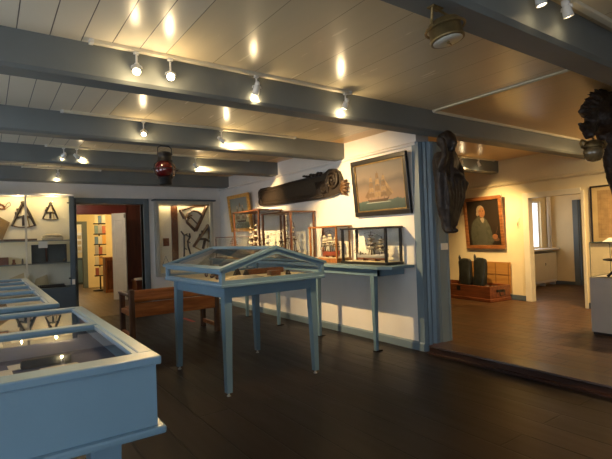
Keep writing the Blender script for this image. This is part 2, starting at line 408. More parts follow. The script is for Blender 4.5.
# rooms behind the back doorway
struct(MB().box((-.6, YB+.15, 0), (-.5, YE, CZ)), 'wall_back_rooms_left', WALLR)
struct(MB().box((5.9, YB+.15, 0), (6.0, YE, CZ)), 'wall_back_rooms_right', WALLR)
struct(MB().box((2.46, 10.75, 0), (5.9, 10.85, CZ), 0).box((-.5, 10.75, 0), (1.28, 10.85, CZ)).box((1.28, 10.75, 1.87), (2.46, 10.85, CZ)), 'wall_back_rooms_middle', REDW, 'red brown timber partition behind the back doorway')
struct(MB().box((1.18, 10.69, 1.87), (2.60, 10.75, 2.05), .008).box((2.46, 10.69, 0), (2.58, 10.75, 1.87), .008), 'trim_13', mat('red_lacquer', (.16, .022, .016), .35), 'dark red lintel behind the back doorway')
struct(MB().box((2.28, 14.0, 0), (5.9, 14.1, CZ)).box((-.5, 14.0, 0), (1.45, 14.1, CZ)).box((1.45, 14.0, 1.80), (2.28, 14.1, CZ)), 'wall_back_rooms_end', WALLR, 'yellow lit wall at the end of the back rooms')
struct(MB().box((2.20, 13.96, 0), (2.32, 14.1, 1.86), .006).box((1.40, 13.96, 0), (1.50, 14.1, 1.86), .006).box((1.50, 13.96, 1.78), (2.20, 14.1, 1.86), .006), 'door_4', DOORP, 'blue grey door frame in the far back wall')
struct(MB().box((-.5, 16.2, 0), (5.9, 16.3, CZ)), 'wall_back_rooms_last', WALLR)

# ------------------------------------------------------------------ lamps on tracks
def spot_light(name, loc, target, power, angle=60, blend=1.0, col=(1, .66, .29), r=.02, parent=None):
    l = D.lights.new(name, 'SPOT'); l.energy = power*1.7; l.spot_size = math.radians(angle); l.spot_blend = blend; l.color = col; l.shadow_soft_size = r
    o = D.objects.new(name, l); COL.objects.link(o); d = V(target)-V(loc)
    o.location = loc; o.rotation_euler = d.to_track_quat('-Z', 'Y').to_euler()
    return o
def point_light(name, loc, power, col=(1, .66, .29), r=.03):
    l = D.lights.new(name, 'POINT'); l.energy = power; l.color = col; l.shadow_soft_size = r
    o = D.objects.new(name, l); COL.objects.link(o); o.location = loc
    return o
def area_light(name, loc, target, sx, sy, power, col):
    l = D.lights.new(name, 'AREA'); l.shape = 'RECTANGLE'; l.size = sx; l.size_y = sy; l.energy = power; l.color = col
    o = D.objects.new(name, l); COL.objects.link(o); o.location = loc
    o.rotation_euler = (V(target)-V(loc)).to_track_quat('-Z', 'Y').to_euler()
    return o
def track(x0, x1, y, label):
    m = MB(); m.box((x0, y-.018, CZ-.022), (x1, y+.018, CZ), .003)
    t = thing('lighting_track', label, 'lighting track', ((x0+x1)/2, y, CZ-.022), group='white ceiling lighting tracks')
    m.build('rail', CREAM, t)
    for x in (x0, x1): MB().box((x-.012, y-.02, CZ-.025), (x+.012, y+.02, CZ), .003).build('end_cap', WMETAL, t)
def track_spot(x, y, z, target, label, power=40, angle=60, lens=None, spill=.35):
    """head pivot at (x,y,z) hung from the track above"""
    t = thing('track_spotlight', label, 'spotlight', (x, y, CZ-.022), group='white spotlights on the ceiling tracks')
    p = V((x, y, z)); d = (V(target)-p).normalized()
    s = MB(); s.box((x-.016, y-.012, CZ-.036), (x+.016, y+.012, CZ-.022), .003); s.rod((x, y, CZ-.03), (x, y, z+.022), .006)
    s.build('stem', WMETAL, t)
    side = d.cross(V((0, 0, 1)));  side = side.normalized() if side.length > .05 else V((1, 0, 0))
    k = MB()
    k.tube([p+side*.03, p+side*.027+V((0, 0, .014)), p+V((0, 0, .026)), p-side*.027+V((0, 0, .014)), p-side*.03], .005, 6)
    k.build('yoke', WMETAL, t)
    rot = d.to_track_quat('Z', 'Y').to_matrix().to_4x4()
    h = MB(); h.lathe([(q*.74, w*.74) for q, w in ((.012, -.065), (.022, -.06), (.026, -.035), (.022, -.03), (.022, -.022), (.029, -.015), (.033, .035), (.034, .052), (.029, .052), (.028, .045))], p, 18, rot)
    h.build('housing', WMETAL, t)
    MB().lathe([(.021, .033), (.021, .035), (.009, .0355)], p, 18, rot).build('lens', lens or LENS, t)
    spot_light('spot_lamp', p+d*.046, target, power, angle)
    if spill: point_light('spill_lamp', p+d*.075+V((0, 0, -.012)), spill*3.2, (1, .74, .40), .015)
track(.51, 2.42, 2.775, 'longest white lighting track, in front of the beam over the glazed table')
track(.555, 2.95, 4.37, 'white lighting track before the second beam, over the far side of the glazed table')
track(.587, 3.2, 5.98, 'white lighting track on the beam just behind the red lantern')
track(.45, 1.5, 7.73, 'short white lighting track nearest the back wall')
track(1.5, 3.2, 1.085, 'white lighting track at the upper right, closest to the brass lamp')
track(5.6, 6.9, 4.36, 'white lighting track in the room beyond the pillar')
track_spot(.756, 2.775, 2.28, (.35, 1.5, .8), 'white track spotlight furthest left on the nearest full track, lens aimed down left', 22, 70)
track_spot(.96, 2.775, 2.275, (.45, 1.1, 1.15), 'glaring white track spotlight shining straight out of the picture', 22, 70, LENSHOT)
track_spot(1.568, 2.775, 2.29, (1.80, 3.9, 1.0), 'white track spotlight pointing down over the glazed table', 26, 70, spill=.5)
track_spot(2.376, 2.775, 2.29, (2.15, 3.3, 1.0), 'white track spotlight at the right end of the nearest full track', 26, 70, spill=.5)
track_spot(1.237, 4.37, 2.275, (.9, 3.2, 1.2), 'single white spotlight on the left of the second track', 20, 70)
track_spot(2.031, 4.37, 2.28, (3.7, 4.4, 1.25), 'white spotlight on the second track, tilted toward the partition wall', 115, 95, spill=.4)
track_spot(.767, 5.98, 2.285, (.35, 8.0, 1.3), 'left one of the close pair of white spotlights', 26, 70)
track_spot(.905, 5.98, 2.285, (3.0, 8.15, 1.25), 'right one of the close pair of white spotlights', 95, 60)
track_spot(2.381, 5.98, 2.26, (3.7, 6.9, 1.45), 'white spotlight to the right of the red lantern', 150, 95, spill=.5)
track_spot(.906, 7.73, 2.29, (.75, 8.15, 1.4), 'lone white spotlight nearest the back wall, above the left vitrine', 8, 90)
track_spot(2.14, 1.085, 2.325, (2.6, .85, .2), 'white spotlight cut by the top edge of the picture', 40, 70, spill=.03)
track_spot(2.398, 1.085, 2.335, (3.0, .95, .6), 'white spotlight at the upper right in front of the nearest beam', 40, 60, spill=.03)
track_spot(6.025, 4.36, 2.31, (7.15, 4.5, .95), 'bright white spotlight lighting the portrait', 70, 85, spill=.12)
track_spot(6.487, 4.36, 2.30, (7.0, 3.9, .6), 'dim white spotlight beside the bright one near the portrait', 22, 80, spill=.04)
track_spot(6.2, 2.0, 2.30, (5.9, 3.2, .1), 'added unseen spotlight over the brown floor of the far room', 90, 130, spill=2.2)  # spotlight outside the view, put in to brighten the right-hand room
tag(D.objects['track_spotlight'], D.objects['track_spotlight']['label'], 'spotlight', 'white spotlights on the ceiling tracks')
# general room light: ceiling lamp behind the viewpoint rooms and back rooms
point_light('back_room_lamp', (3.3, 12.0, 2.2), 75, (1, .70, .27), .1)
point_light('mid_room_lamp', (1.5, 9.4, 2.2), 13, (1, .85, .65), .1)
point_light('last_room_lamp', (1.9, 15.2, 2.1), 22, (1, .85, .6), .1)
point_light('side_room_lamp', (8.6, 3.2, 2.2), 14, (1, .72, .40), .1)
for vx_ in (-.55, -.05, .40, .85): point_light('vitrine_lamp', (vx_, 7.95, 1.945), 2.6, (1, .72, .32), .012)
area_light('cabinet_strip_lamp', (2.99, 8.12, 1.88), (2.99, 8.16, 1.0), .9, .03, 1.3, (1, .74, .38))

# ------------------------------------------------------------------ glazed table in the middle
def leg(m, x, y, zt, sx, sy, w0, w1, z0=.03):
    """tapered square leg, outer corner at (x,y), tapering on the inner faces"""
    def ring(w, z): return [(x, y, z), (x+sx*w, y, z), (x+sx*w, y+sy*w, z), (x, y+sy*w, z)]
    m.loft([ring(w1, z0), ring(w0, zt-.12), ring(w0, zt)], False)
TX0, TX1, TY0, TY1 = 1.525, 2.45, 3.34, 4.40
t = thing('glazed_display_table', 'blue grey display table with a pitched glass roof in the middle of the room', 'display case', ((TX0+TX1)/2, (TY0+TY1)/2, 0), (0, 0, math.radians(2.2)))
for x, y, sx, sy in ((TX0, TY0, 1, 1), (TX1, TY0, -1, 1), (TX0, TY1, 1, -1), (TX1, TY1, -1, -1)):
    m = MB(); leg(m, x, y, .865, sx, sy, .066, .046); l = m.build('leg', PAINT, t)
    c = (x+sx*.025, y+sy*.025)
    MB().lathe([(.016, 0), (.018, .004), (.009, .012), (.007, .034)], (*c, 0), 12).build('glide', STEEL, l)
e = .01
for lo, hi in (((TX0+.066, TY0+e, .775), (TX1-.066, TY0+.035, .865)), ((TX0+.066, TY1-.035, .775), (TX1-.066, TY1-e, .865)), ((TX0+e, TY0+.066, .775), (TX0+.035, TY1-.066, .865)), ((TX1-.035, TY0+.066, .775), (TX1-e, TY1-.066, .865))):
    MB().box(lo, hi).build('apron', PAINT, t)
bx0, bx1, by0, by1 = 1.485, 2.515, 3.30, 4.50
xm = (bx0+bx1)/2; ze, zr = 1.0, 1.152
m = MB(); m.box((bx0-.008, by0-.008, .862), (bx1+.008, by1+.008, .888), .006); m.box((bx0+.01, by0+.01, .885), (bx1-.01, by1-.01, .895)); m.build('tray', PAINT, t)
MB().box((bx0+.035, by0+.035, .8952), (bx1-.035, by1-.035, .899)).build('tray_lining', CLOTH, t)
def gable(y, ya):
    g = MB(); th = .032
    lo = .888; 
    out = [(bx0, lo), (bx1, lo), (bx1, ze), (xm, zr), (bx0, ze)]
    inn = [(bx0+th, lo+.03), (bx1-th, lo+.03), (bx1-th, ze-.022), (xm, zr-.045), (bx0+th, ze-.022)]
    A = [[g.bm.verts.new((x, yy, z)) for x, z in P] for yy in (y, ya) for P in (out, inn)]
    fs = []
    for i in range(5):
        j = (i+1) % 5
        fs += [g.bm.faces.new((A[0][i], A[0][j], A[1][j], A[1][i])), g.bm.faces.new((A[2][i], A[3][i], A[3][j], A[2][j])),
               g.bm.faces.new((A[0][i], A[2][i], A[2][j], A[0][j])), g.bm.faces.new((A[1][i], A[1][j], A[3][j], A[3][i]))]
    bmesh.ops.recalc_face_normals(g.bm, faces=fs)
    o = g.build('gable_frame', PAINT, t)
    ym = (y+ya)/2
    p = MB(); p.quad(*[(x, ym, z) for x, z in inn]); p.build('gable_pane', GLASS, o)
gable(by0, by0+.03); gable(by1-.03, by1)
for x, xa in ((bx0, bx0+.03), (bx1, bx1-.03)):
    m = MB(); y0, y1 = by0+.03, by1-.03
    m.box((x, y0, .888), (xa, y1, .905)); m.box((x, y0, ze-.03), (xa, y1, ze-.004)); m.box((x, y0, .905), (xa, y0+.02, ze-.03)); m.box((x, y1-.02, .905), (xa, y1, ze-.03))
    o = m.build('side_frame', PAINT, t)
    xx = (x+xa)/2; MB().quad((xx, y0, .905), (xx, y1, .905), (xx, y1, ze-.03), (xx, y0, ze-.03)).build('side_pane', GLASS, o)
# roof: two sloping sashes
for sgn in (-1, 1):
    xe = xm+sgn*((bx1-bx0)/2+.022); dx = xe-xm; dzr = ze-.008-zr
    def P(u, v, h): return (xm+dx*u, by0-.012+(by1-by0+.024)*v, zr+dzr*u+h)
    m = MB()
    for u0, u1, v0, v1 in ((0, .06, 0, 1), (.90, 1, 0, 1), (.06, .90, 0, .055), (.06, .90, .945, 1)):
        r0 = [P(u0, v0, 0), P(u1, v0, 0), P(u1, v1, 0), P(u0, v1, 0)]; r1 = [P(u0, v0, .022), P(u1, v0, .022), P(u1, v1, .022), P(u0, v1, .022)]
        m.loft([r0, r1], False)
    o = m.build('roof_sash', PAINT, t)
    MB().quad(P(.06, .055, .010), P(.90, .055, .010), P(.90, .945, .010), P(.06, .945, .010)).build('roof_pane', GLASST, o)
t.location.x -= .02
# exhibits inside it
zt = .8992
def ground(m): return m
h = MB(); h.loft([[(1.70+.0*s+dx_*s, 3.55+dy_*s, zt+.004+hz) for s, hz in ((1, 0), (1, .015))][:0] or [(x, y, z) for x, y, z in r] for r in (
    [(1.60, 3.50, zt), (1.61, 3.49, zt), (1.61, 3.49, zt+.012), (1.60, 3.50, zt+.012)],
    [(1.70, 3.53, zt), (1.73, 3.49, zt), (1.73, 3.49, zt+.035), (1.70, 3.53, zt+.035)],
    [(1.86, 3.50, zt), (1.88, 3.45, zt), (1.88, 3.45, zt+.03), (1.86, 3.50, zt+.03)],
    [(1.94, 3.47, zt), (1.95, 3.45, zt), (1.95, 3.45, zt+.012), (1.94, 3.47, zt+.012)])] if False else [
    [(1.60, 3.50, zt), (1.61, 3.48, zt), (1.61, 3.48, zt+.012), (1.60, 3.50, zt+.012)],
    [(1.70, 3.53, zt), (1.73, 3.47, zt), (1.73, 3.47, zt+.035), (1.70, 3.53, zt+.035)],
    [(1.86, 3.50, zt), (1.88, 3.44, zt), (1.88, 3.44, zt+.03), (1.86, 3.50, zt+.03)],
    [(1.95, 3.47, zt), (1.96, 3.45, zt), (1.96, 3.45, zt+.012), (1.95, 3.47, zt+.012)]], False)
solo(h, 'bone_carving', BONE, 'long pale bone carving inside the glazed table, behind its front gable', 'carving')
for x, y, s, lab in ((1.84, 3.72, .085, 'larger dark wedge standing in the glazed table'), (1.94, 3.74, .06, 'smaller dark wedge right of the larger one in the glazed table')):
    m = MB(); m.prism([(x-s*.5, zt), (x+s*.5, zt), (x, zt+s)], 1, y-.02, y+.02); solo(m, 'wooden_wedge', EBONY, lab, 'tool')
m = MB(); m.box((2.10, 3.56, zt), (2.20, 3.64, zt+.045), .004); m.box((2.13, 3.557, zt+.018), (2.17, 3.56, zt+.03)); solo(m, 'small_box', BROWNW, 'small dark brown box inside the glazed table', 'box')
m = MB(); m.tube([(2.28, 3.56, zt+.02), (2.28, 3.56, zt+.04)], [.02, .016], 14); m.tube([(2.28, 3.56, zt), (2.28, 3.56, zt+.02)], [.028, .02], 14); solo(m, 'ink_pot', EBONY, 'little dark turned pot at the right in the glazed table', 'pot')
m = MB(); m.box((2.02, 3.85, zt), (2.42, 3.93, zt+.05), .008); solo(m, 'wooden_case', BROWNW, 'long brown wooden case lying behind in the glazed table', 'box')
for i, (x, y, w_, d_) in enumerate(((1.62, 3.40, .14, .05), (2.05, 3.40, .16, .05), (2.28, 3.42, .10, .05))):
    solo(MB().box((x, y, zt), (x+w_, y+d_, zt+.002)), 'caption_card', PAPER, ('caption card in the left front corner of the glazed table', 'caption card at the middle front of the glazed table', 'caption card in the right front corner of the glazed table')[i], 'card')
for i in range(3):
    y = 3.62+.16*i
    m = MB(); m.tube([(1.60+.02*i, y, zt+.019), (1.68, y+.10, zt+.021), (1.72+.03*i, y+.30, zt+.019)], [.015, .018, .008], 8)
    solo(m, 'carved_stick', INSTW, ('dark rod nearest the front on the left of the glazed table', 'middle dark rod on the left of the glazed table', 'dark rod furthest back on the left of the glazed table')[i], 'tool')

# ------------------------------------------------------------------ flat cases at the left
def flat_case(name, label, x0, x1, y0, y1, zt, bars, h=.235):
    t = thing(name, label, 'display case', ((x0+x1)/2, (y0+y1)/2, 0))
    zb = zt-h; w = .047; wf = .085
    m = MB(); i = .014
    m.box((x0+i, y0+i, zb+.02), (x1-i, y0+i+.02, zt-.02)); m.box((x0+i, y1-i-.02, zb+.02), (x1-i, y1-i, zt-.02))
    m.box((x0+i, y0+i+.02, zb+.02), (x0+i+.02, y1-i-.02, zt-.02)); m.box((x1-i-.02, y0+i+.02, zb+.02), (x1-i, y1-i-.02, zt-.02))
    m.build('case_side', PAINT, t)
    m = MB(); m.box((x0-.008, y0-.008, zb), (x1+.008, y1+.008, zb+.024), .007); m.build('bottom_board', PAINT, t)
    MB().box((x0+.036, y0+.036, zt-.095), (x1-.036, y1-.036, zt-.085)).build('lining', LINING, t)
    m = MB()
    m.box((x0, y0, zt-.026), (x1, y0+wf, zt), .005); m.box((x0, y1-.055, zt-.026), (x1, y1, zt), .005)
    m.box((x0, y0+wf, zt-.026), (x0+w, y1-.055, zt), .005); m.box((x1-w, y0+wf, zt-.026), (x1, y1-.055, zt), .005)
    lid = m.build('lid_frame', PAINT, t)
    m = MB()      # inner glazing bead
    m.box((x0+w, y0+wf, zt-.018), (x1-w, y0+wf+.013, zt-.004)); m.box((x0+w, y1-.068, zt-.018), (x1-w, y1-.055, zt-.004))
    m.box((x1-w-.013, y0+wf+.013, zt-.018), (x1-w, y1-.068, zt-.004)); m.box((x0+w, y0+wf+.013, zt-.018), (x0+w+.013, y1-.068, zt-.004))
    m.build('bead', PAINT, lid)
    for y in bars:
        MB().box((x0+w, y-.028, zt-.024), (x1-w, y+.028, zt+.001), .005).build('glazing_bar', PAINT, lid)
    ed = [y0+wf]+[v for y in bars for v in (y-.028, y+.028)]+[y1-.055]
    for k in range(0, len(ed), 2):
        MB().quad((x0+w, ed[k], zt-.012), (x1-w, ed[k], zt-.012), (x1-w, ed[k+1], zt-.012), (x0+w, ed[k+1], zt-.012)).build('glass_top', GLASST, lid)
    for x in (x0+.10, x1-.19):
        for y in (y0+.10, y1-.19):
            m = MB(); m.loft([[(x+k, y+k, 0), (x+.09-k, y+k, 0), (x+.09-k, y+.09-k, 0), (x+k, y+.09-k, 0)] if q == 0 else [(x, y, zb), (x+.09, y, zb), (x+.09, y+.09, zb), (x, y+.09, zb)] for q, k in ((0, .015), (1, 0))], False)
            m.build('leg', PAINT, t)
    return t
flat_case('flat_display_case', 'blue grey flat glass-topped case in the lower left corner', -.75, .432, 1.405, 2.82, .90, (2.17,))
flat_case('flat_display_case', 'second blue grey flat glass-topped case, behind the corner one', -.80, .345, 3.02, 5.62, .905, (3.53, 4.05, 4.57, 5.09))
zf = .815
def card(x, y, w_, d_, rz, label, z=zf, m_=PAPER):
    o = MB().box((-w_/2, -d_/2, 0), (w_/2, d_/2, .003)).build('caption_card', m_); o.location = (x, y, z); o.rotation_euler.z = rz; ORG[o.name] = o.location
    return tag(o, label, 'card', 'caption cards in the flat cases')
card(-.02, 1.86, .17, .10, .05, 'white card with the corner case, nearest its front edge')
card(.135, 1.94, .16, .08, .06, 'white card beside the dark oblong in the corner case')
card(.205, 1.83, .12, .05, .05, 'small white card in front of the dark oblong in the corner case')
card(-.05, 2.42, .2, .12, .0, 'white card behind the glazing bar of the corner case, left')
card(.16, 2.5, .16, .10, .1, 'white card behind the glazing bar of the corner case, right')
m = MB(); m.box((.09, 1.885, zf), (.25, 1.915, zf+.03), .006); solo(m, 'instrument_case', EBONY, 'dark oblong instrument case lying in the corner case', 'box')
m = MB(); m.tube([(-.25+.12*math.cos(a), 1.75+.12*math.sin(a), zf+.008) for a in [k*PI/12 for k in range(13)]], .008, 6); solo(m, 'brass_protractor', BRASS, 'brass semicircle lying in the corner case', 'instrument')
for i in range(5):
    card(.02+.05*(i % 2), 3.3+.5*i, .26, .16, .03*i, ['white sheet in the first bay of the second flat case', 'white sheet in the second bay of the second flat case', 'white sheet in the middle bay of the second flat case', 'white sheet in the fourth bay of the second flat case', 'white sheet in the last bay of the second flat case'][i], .8205)
    m = MB(); m.tube([(.26-.1*(i % 2), 3.2+.5*i, .8345), (.28, 3.42+.5*i, .8345)], .012, 8); solo(m, 'wooden_ruler', INSTW, ['dark rod in the first bay of the second flat case', 'dark rod in the second bay of the second flat case', 'dark rod in the middle bay of the second flat case', 'dark rod in the fourth bay of the second flat case', 'dark rod in the last bay of the second flat case'][i], 'ruler')

# ------------------------------------------------------------------ settle
t = thing('wooden_settle', 'reddish brown wooden settle seen from behind, beside the back doorway', 'bench', (1.97, 5.95, 0))
for x in (1.40, 2.50):
    for y, top in ((5.74, .665), (6.22, .60)):
        m = MB(); m.box((x, y, 0), (x+.065, y+.065, top), .012); m.build('leg', BENCHL, t)
    m = MB(); m.box((x-.005, 5.80, .575), (x+.07, 6.30, .615), .012); m.build('armrest', BENCHL, t)
    for z0_, z1_ in ((.07, .12), (.34, .40)): MB().box((x+.01, 5.80, z0_), (x+.055, 6.22, z1_), .006).build('side_rail', BENCHW, t)
m = MB(); pr_ = [(5.755, .505), (5.735, .52), (5.728, .55), (5.735, .59), (5.745, .605), (5.745, .64), (5.755, .655), (5.785, .655), (5.79, .505)]
m.prism(pr_, 0, 1.455, 2.51); m.build('upper_back_board', BENCHW, t)
m = MB(); m.box((1.455, 5.752, .325), (2.51, 5.785, .50), .006); m.build('lower_back_board', BENCHW, t)
m = MB(); m.box((1.455, 5.79, .385), (2.51, 6.27, .415), .008); m.build('seat', BENCHW, t)
solo(MB().box((2.53, 6.69, 0), (2.59, 7.15, .002)), 'floor_tape', REDTAPE, 'short strip of red tape stuck on the dark floor', 'tape')

# ------------------------------------------------------------------ shelf table on the partition
SX0, SX1, SY0, SY1, SZ = 3.285, XP-.024, 3.31, 7.75, .905
t = thing('long_shelf_table', 'long narrow blue grey table under the ship cases along the partition wall', 'table', (3.5, 5.5, 0))
m = MB(); m.prism([(SX0+.09, SY0), (SX1, SY0), (SX1, SY1), (SX0, SY1), (SX0, SY0+.12)], 2, SZ-.03, SZ); m.build('tabletop', PAINT, t)
m = MB(); m.box((SX0+.045, SY0+.15, SZ-.105), (SX0+.07, SY1-.05, SZ-.03)); m.box((SX0+.045, SY0+.15, SZ-.105), (SX1, SY0+.175, SZ-.03)); m.build('apron', PAINT, t)
for y in (3.56, 4.56, 5.52, 6.47, 7.4):
    m = MB(); m.loft([[(3.355-r, y-r, z), (3.355+r, y-r, z), (3.355+r, y+r, z), (3.355-r, y+r, z)] for r, z in ((.018, .012), (.028, .80), (.028, .875))], False)
    l = m.build('leg', PAINT, t)
    MB().box((3.325, y-.02, 0), (3.43, y+.02, .012), .003).build('foot_plate', IRON, l)

# ------------------------------------------------------------------ ship models in glass cases
def glass_case(label, x0, x1, y0, y1, z0, z1, m_, p=.022, base=.03, top='solid', group='glass cases with ship models on the long table'):
    t = thing('ship_case', label, 'display case', ((x0+x1)/2, (y0+y1)/2, z0), group=group)
    MB().box((x0-.008, y0-.008, z0), (x1+.008, y1+.008, z0+base), .004).build('base', m_, t)
    MB().box((x0+.03, y0+.03, z0+base), (x1-.03, y1-.03, z0+base+.004)).build('base_board', CLOTH, t)
    for x, s in ((x0, 1), (x1, -1)):
        for y, q in ((y0, 1), (y1, -1)):
            MB().box((x, y, z0+base), (x+s*p, y+q*p, z1-.02), .002).build('post', m_, t)
    m = MB()
    if top == 'solid': m.box((x0-.01, y0-.01, z1-.022), (x1+.01, y1+.01, z1), .004)
    else:
        for a in ((x0, y0, x1, y0+p), (x0, y1-p, x1, y1), (x0, y0+p, x0+p, y1-p), (x1-p, y0+p, x1, y1-p)): m.box((a[0], a[1], z1-p), (a[2], a[3], z1), .002)
    m.build('top_board' if top == 'solid' else 'top_frame', m_, t)
    q = p*.5
    for c in (((x0+q, y0+p), (x0+q, y1-p)), ((x1-q, y0+p), (x1-q, y1-p)), ((x0+p, y0+q), (x1-p, y0+q)), ((x0+p, y1-q), (x1-p, y1-q))):
        (a, b), (c_, d) = c
        MB().quad((a, b, z0+base), (c_, d, z0+base), (c_, d, z1-.02), (a, b, z1-.02)).build('pane', GLASS, t)
    return t
HULLS = {'dark': mat('hull_black', (.03, .025, .022), .4), 'brown': mat('hull_brown', (.13, .055, .022), .4), 'grey': grad('hull_grey', [(0, (.20, .05, .03)), (.42, (.20, .05, .03)), (.5, (.26, .27, .28)), (1, (.34, .34, .34))], .4, .02, 5, 0, .07), 'white': mat('hull_white', (.6, .58, .52), .4), 'red': mat('hull_red', (.25, .05, .025), .4)}
RIG = mat('rigging_cord', (.07, .055, .04), .7)
MASTM = wood('mast_wood', (.05, .026, .012), (.11, .055, .025), .5, 2)
def ship_model(label, c, L, H, hull, sails, masts=3, flip=1, sailm=None, spritl=.22, furled=False):
    """full-rigged model, bow toward +flip y; c = keel centre on its case floor"""
    cx, cy, cz = c
    t = thing('ship_model', label, 'ship model', c, group='ship models in the glass cases')
    bh = max(H*.13, .058); bw_ = L*.085; st = H*.03
    rings = []
    for k in range(13):
        u = k/12; y = cy+flip*(u-.5)*L*.78
        wd = bw_*(math.sin(PI*min(1, u*.78+.22))**.6 if u < .98 else .03) * (1 if u > .1 else .8)
        if u > .72: wd *= max(.05, 1-((u-.72)/.28)**1.7)
        sh = bh*(1+.35*(2*u-1)**2)
        rings.append([(cx-wd, y, cz+st+sh), (cx-wd*.95, y, cz+st+sh*.5), (cx-wd*.35, y, cz+st+.08*bh), (cx, y, cz+st), (cx+wd*.35, y, cz+st+.08*bh), (cx+wd*.95, y, cz+st+sh*.5), (cx+wd, y, cz+st+sh), (cx, y, cz+st+sh*.93)])
    m = MB(); m.loft(rings); m.build('hull', HULLS[hull], t)
    for s in (-.2, .2): MB().box((cx-bw_*.7, cy+s*L*.78-.006, cz), (cx+bw_*.7, cy+s*L*.78+.006, cz+st+bh*.45)).build('cradle', BROWNW, t)
    zd = cz+st+bh*.95; rg = MB()
    bow = V((cx, cy+flip*L*.39, zd+.02*H)); tip = V((cx, cy+flip*(L*.39+spritl*L*.45), zd+.10*H))
    MB().rod(bow-V((0, flip*.04*L, .005)), tip, .0045, .002, 6).build('bowsprit', MASTM, t)
    pos = {3: (-.27, .0, .24), 2: (-.15, .17), 4: (-.30, -.10, .10, .28)}[masts]; tops = []
    for i, u in enumerate(pos):
        hm = H*(.80 if masts == 3 and i == 0 else (.9 if i != 1 else .97))
        y = cy+flip*u*L
        mm = MB(); mm.rod((cx, y, zd-.01), (cx, y, cz+hm), .009, .004, 6); mo = mm.build('mast', MASTM, t); tops.append(V((cx, y, cz+hm)))
        ym = MB(); sm = MB()
        lv = [.30, .50, .68, .84]
        for j, q in enumerate(lv):
            z = zd+(cz+hm-zd)*q; wl = L*.125*(1.05-.22*j)
            dr = V((.30, flip*-.95, 0)).normalized()      # yards braced round so they show from the front of the case
            a = V((cx, y, z))-dr*wl; b = V((cx, y, z))+dr*wl
            ym.rod(a, b, .0065, .0065, 6)
            if furled: sm.tube([a*.8+b*.2-V((.008, 0, 0)), (a+b)/2-V((.012, 0, .006)), a*.2+b*.8-V((.008, 0, 0))], [.010, .017, .010], 6)
            if sails and j < 3 and not (masts == 3 and i == 0 and j == 0):
                z2 = zd+(cz+hm-zd)*lv[j+1]; w2 = L*.125*(1.05-.22*(j+1))*.95
                bel = dr.cross(V((0, 0, 1)))*L*.03
                for s0_ in range(4):
                    f0, f1 = s0_/4, (s0_+1)/4
                    def Q(f, g):
                        wv = wl*(1-f)+w2*f
                        return V((cx, y, z+(z2-z)*f))+dr*wv*(2*g-1)*.95+bel*math.sin(PI*f)*.9+bel*.3
                    sm.quad(Q(f0, 0), Q(f0, 1), Q(f1, 1), Q(f1, 0))
        ym.build('yard', MASTM, mo)
        if sails or furled: sm.build('sail', sailm or SAILC, mo)
        MB().box((cx-.03, y-.03, zd+(cz+hm-zd)*.40), (cx+.03, y+.03, zd+(cz+hm-zd)*.40+.012), .003).build('top_platform', MASTM, mo)
        for s in (-1, 1):
            for k in range(3): rg.rod((cx+s*bw_*.9, y-flip*.02*k*L*.6, zd), (cx, y, zd+(cz+hm-zd)*.62), .002, .002, 3)
    for a, b in zip(tops, tops[1:]+[tip]): rg.rod(a, b, .002, .002, 3)
    rg.rod(tops[-1]-V((0, 0, H*.25)), tip, .002, .002, 3); rg.rod(tops[0], (cx, cy-flip*L*.38, zd+.02), .002, .002, 3)
    rg.build('rigging', RIG, t)
    if sails:
        j = MB(); a = tops[-1]-V((0, 0, H*.35)); j.quad(a, tip, tip*.5+bow*.5+V((0, 0, .01))+V((.004, 0, 0)), a*.75+bow*.25); j.build('jib_sail', sailm or SAILC, t)
    return t
XB = XP-.03
glass_case('black framed ship case at the near end of the long table', 3.455, XB, 3.465, 4.205, SZ, 1.322, BLACKW, .026)
glass_case('small orange wood ship case next to the black one', 3.475, XB, 4.32, 4.885, SZ, 1.362, ORANGEW, .022, .055)
glass_case('tall brown ship case right of the pair, third from the near end', 3.305, XB, 5.06, 5.83, SZ, 1.590, BROWNW, .026)
glass_case('tallest brown ship case, in front of the gold framed painting', 3.30, XB, 5.91, 6.76, SZ, 1.668, BROWNW, .026)
glass_case('low thin framed ship case at the far end of the long table', 3.33, XB, 6.86, 7.55, SZ, 1.275, BROWNW, .012, .02, 'open')
zc = SZ+.035
ship_model('grey hulled steam and sail ship model in the black framed case', (3.59, 3.835, zc), .62, .34, 'grey', False, 3, 1, furled=True, sailm=mat('furled_grey', (.22, .20, .16), .7))
m = MB(); m.loft([[(3.555, 3.87, zc+.09), (3.56, 3.87, zc+.09), (3.56, 4.02, zc+.09), (3.555, 4.02, zc+.09)], [(3.555, 3.92, zc+.34), (3.56, 3.92, zc+.34), (3.56, 3.99, zc+.34), (3.555, 3.99, zc+.34)]], False)
m.build('standing_sail', mat('white_sail', (.8, .78, .70), .7), D.objects[[o.name for o in D.objects if o.name.startswith('ship_model')][-1]])
ship_model('red brown sailing ship model with full sails in the orange case', (3.60, 4.60, SZ+.06), .44, .36, 'red', True, 3, 1)
ship_model('dark hulled sailing ship model with furled sails in the third case', (3.50, 5.44, zc), .64, .56, 'dark', False, 3, -1, furled=True)
ship_model('brown sailing ship model with furled sails in the tallest case', (3.49, 6.33, zc), .70, .60, 'brown', False, 3, 1, furled=True)
ship_model('small pale boat model in the low case', (3.52, 7.2, SZ+.025), .55, .31, 'white', False, 2, 1)

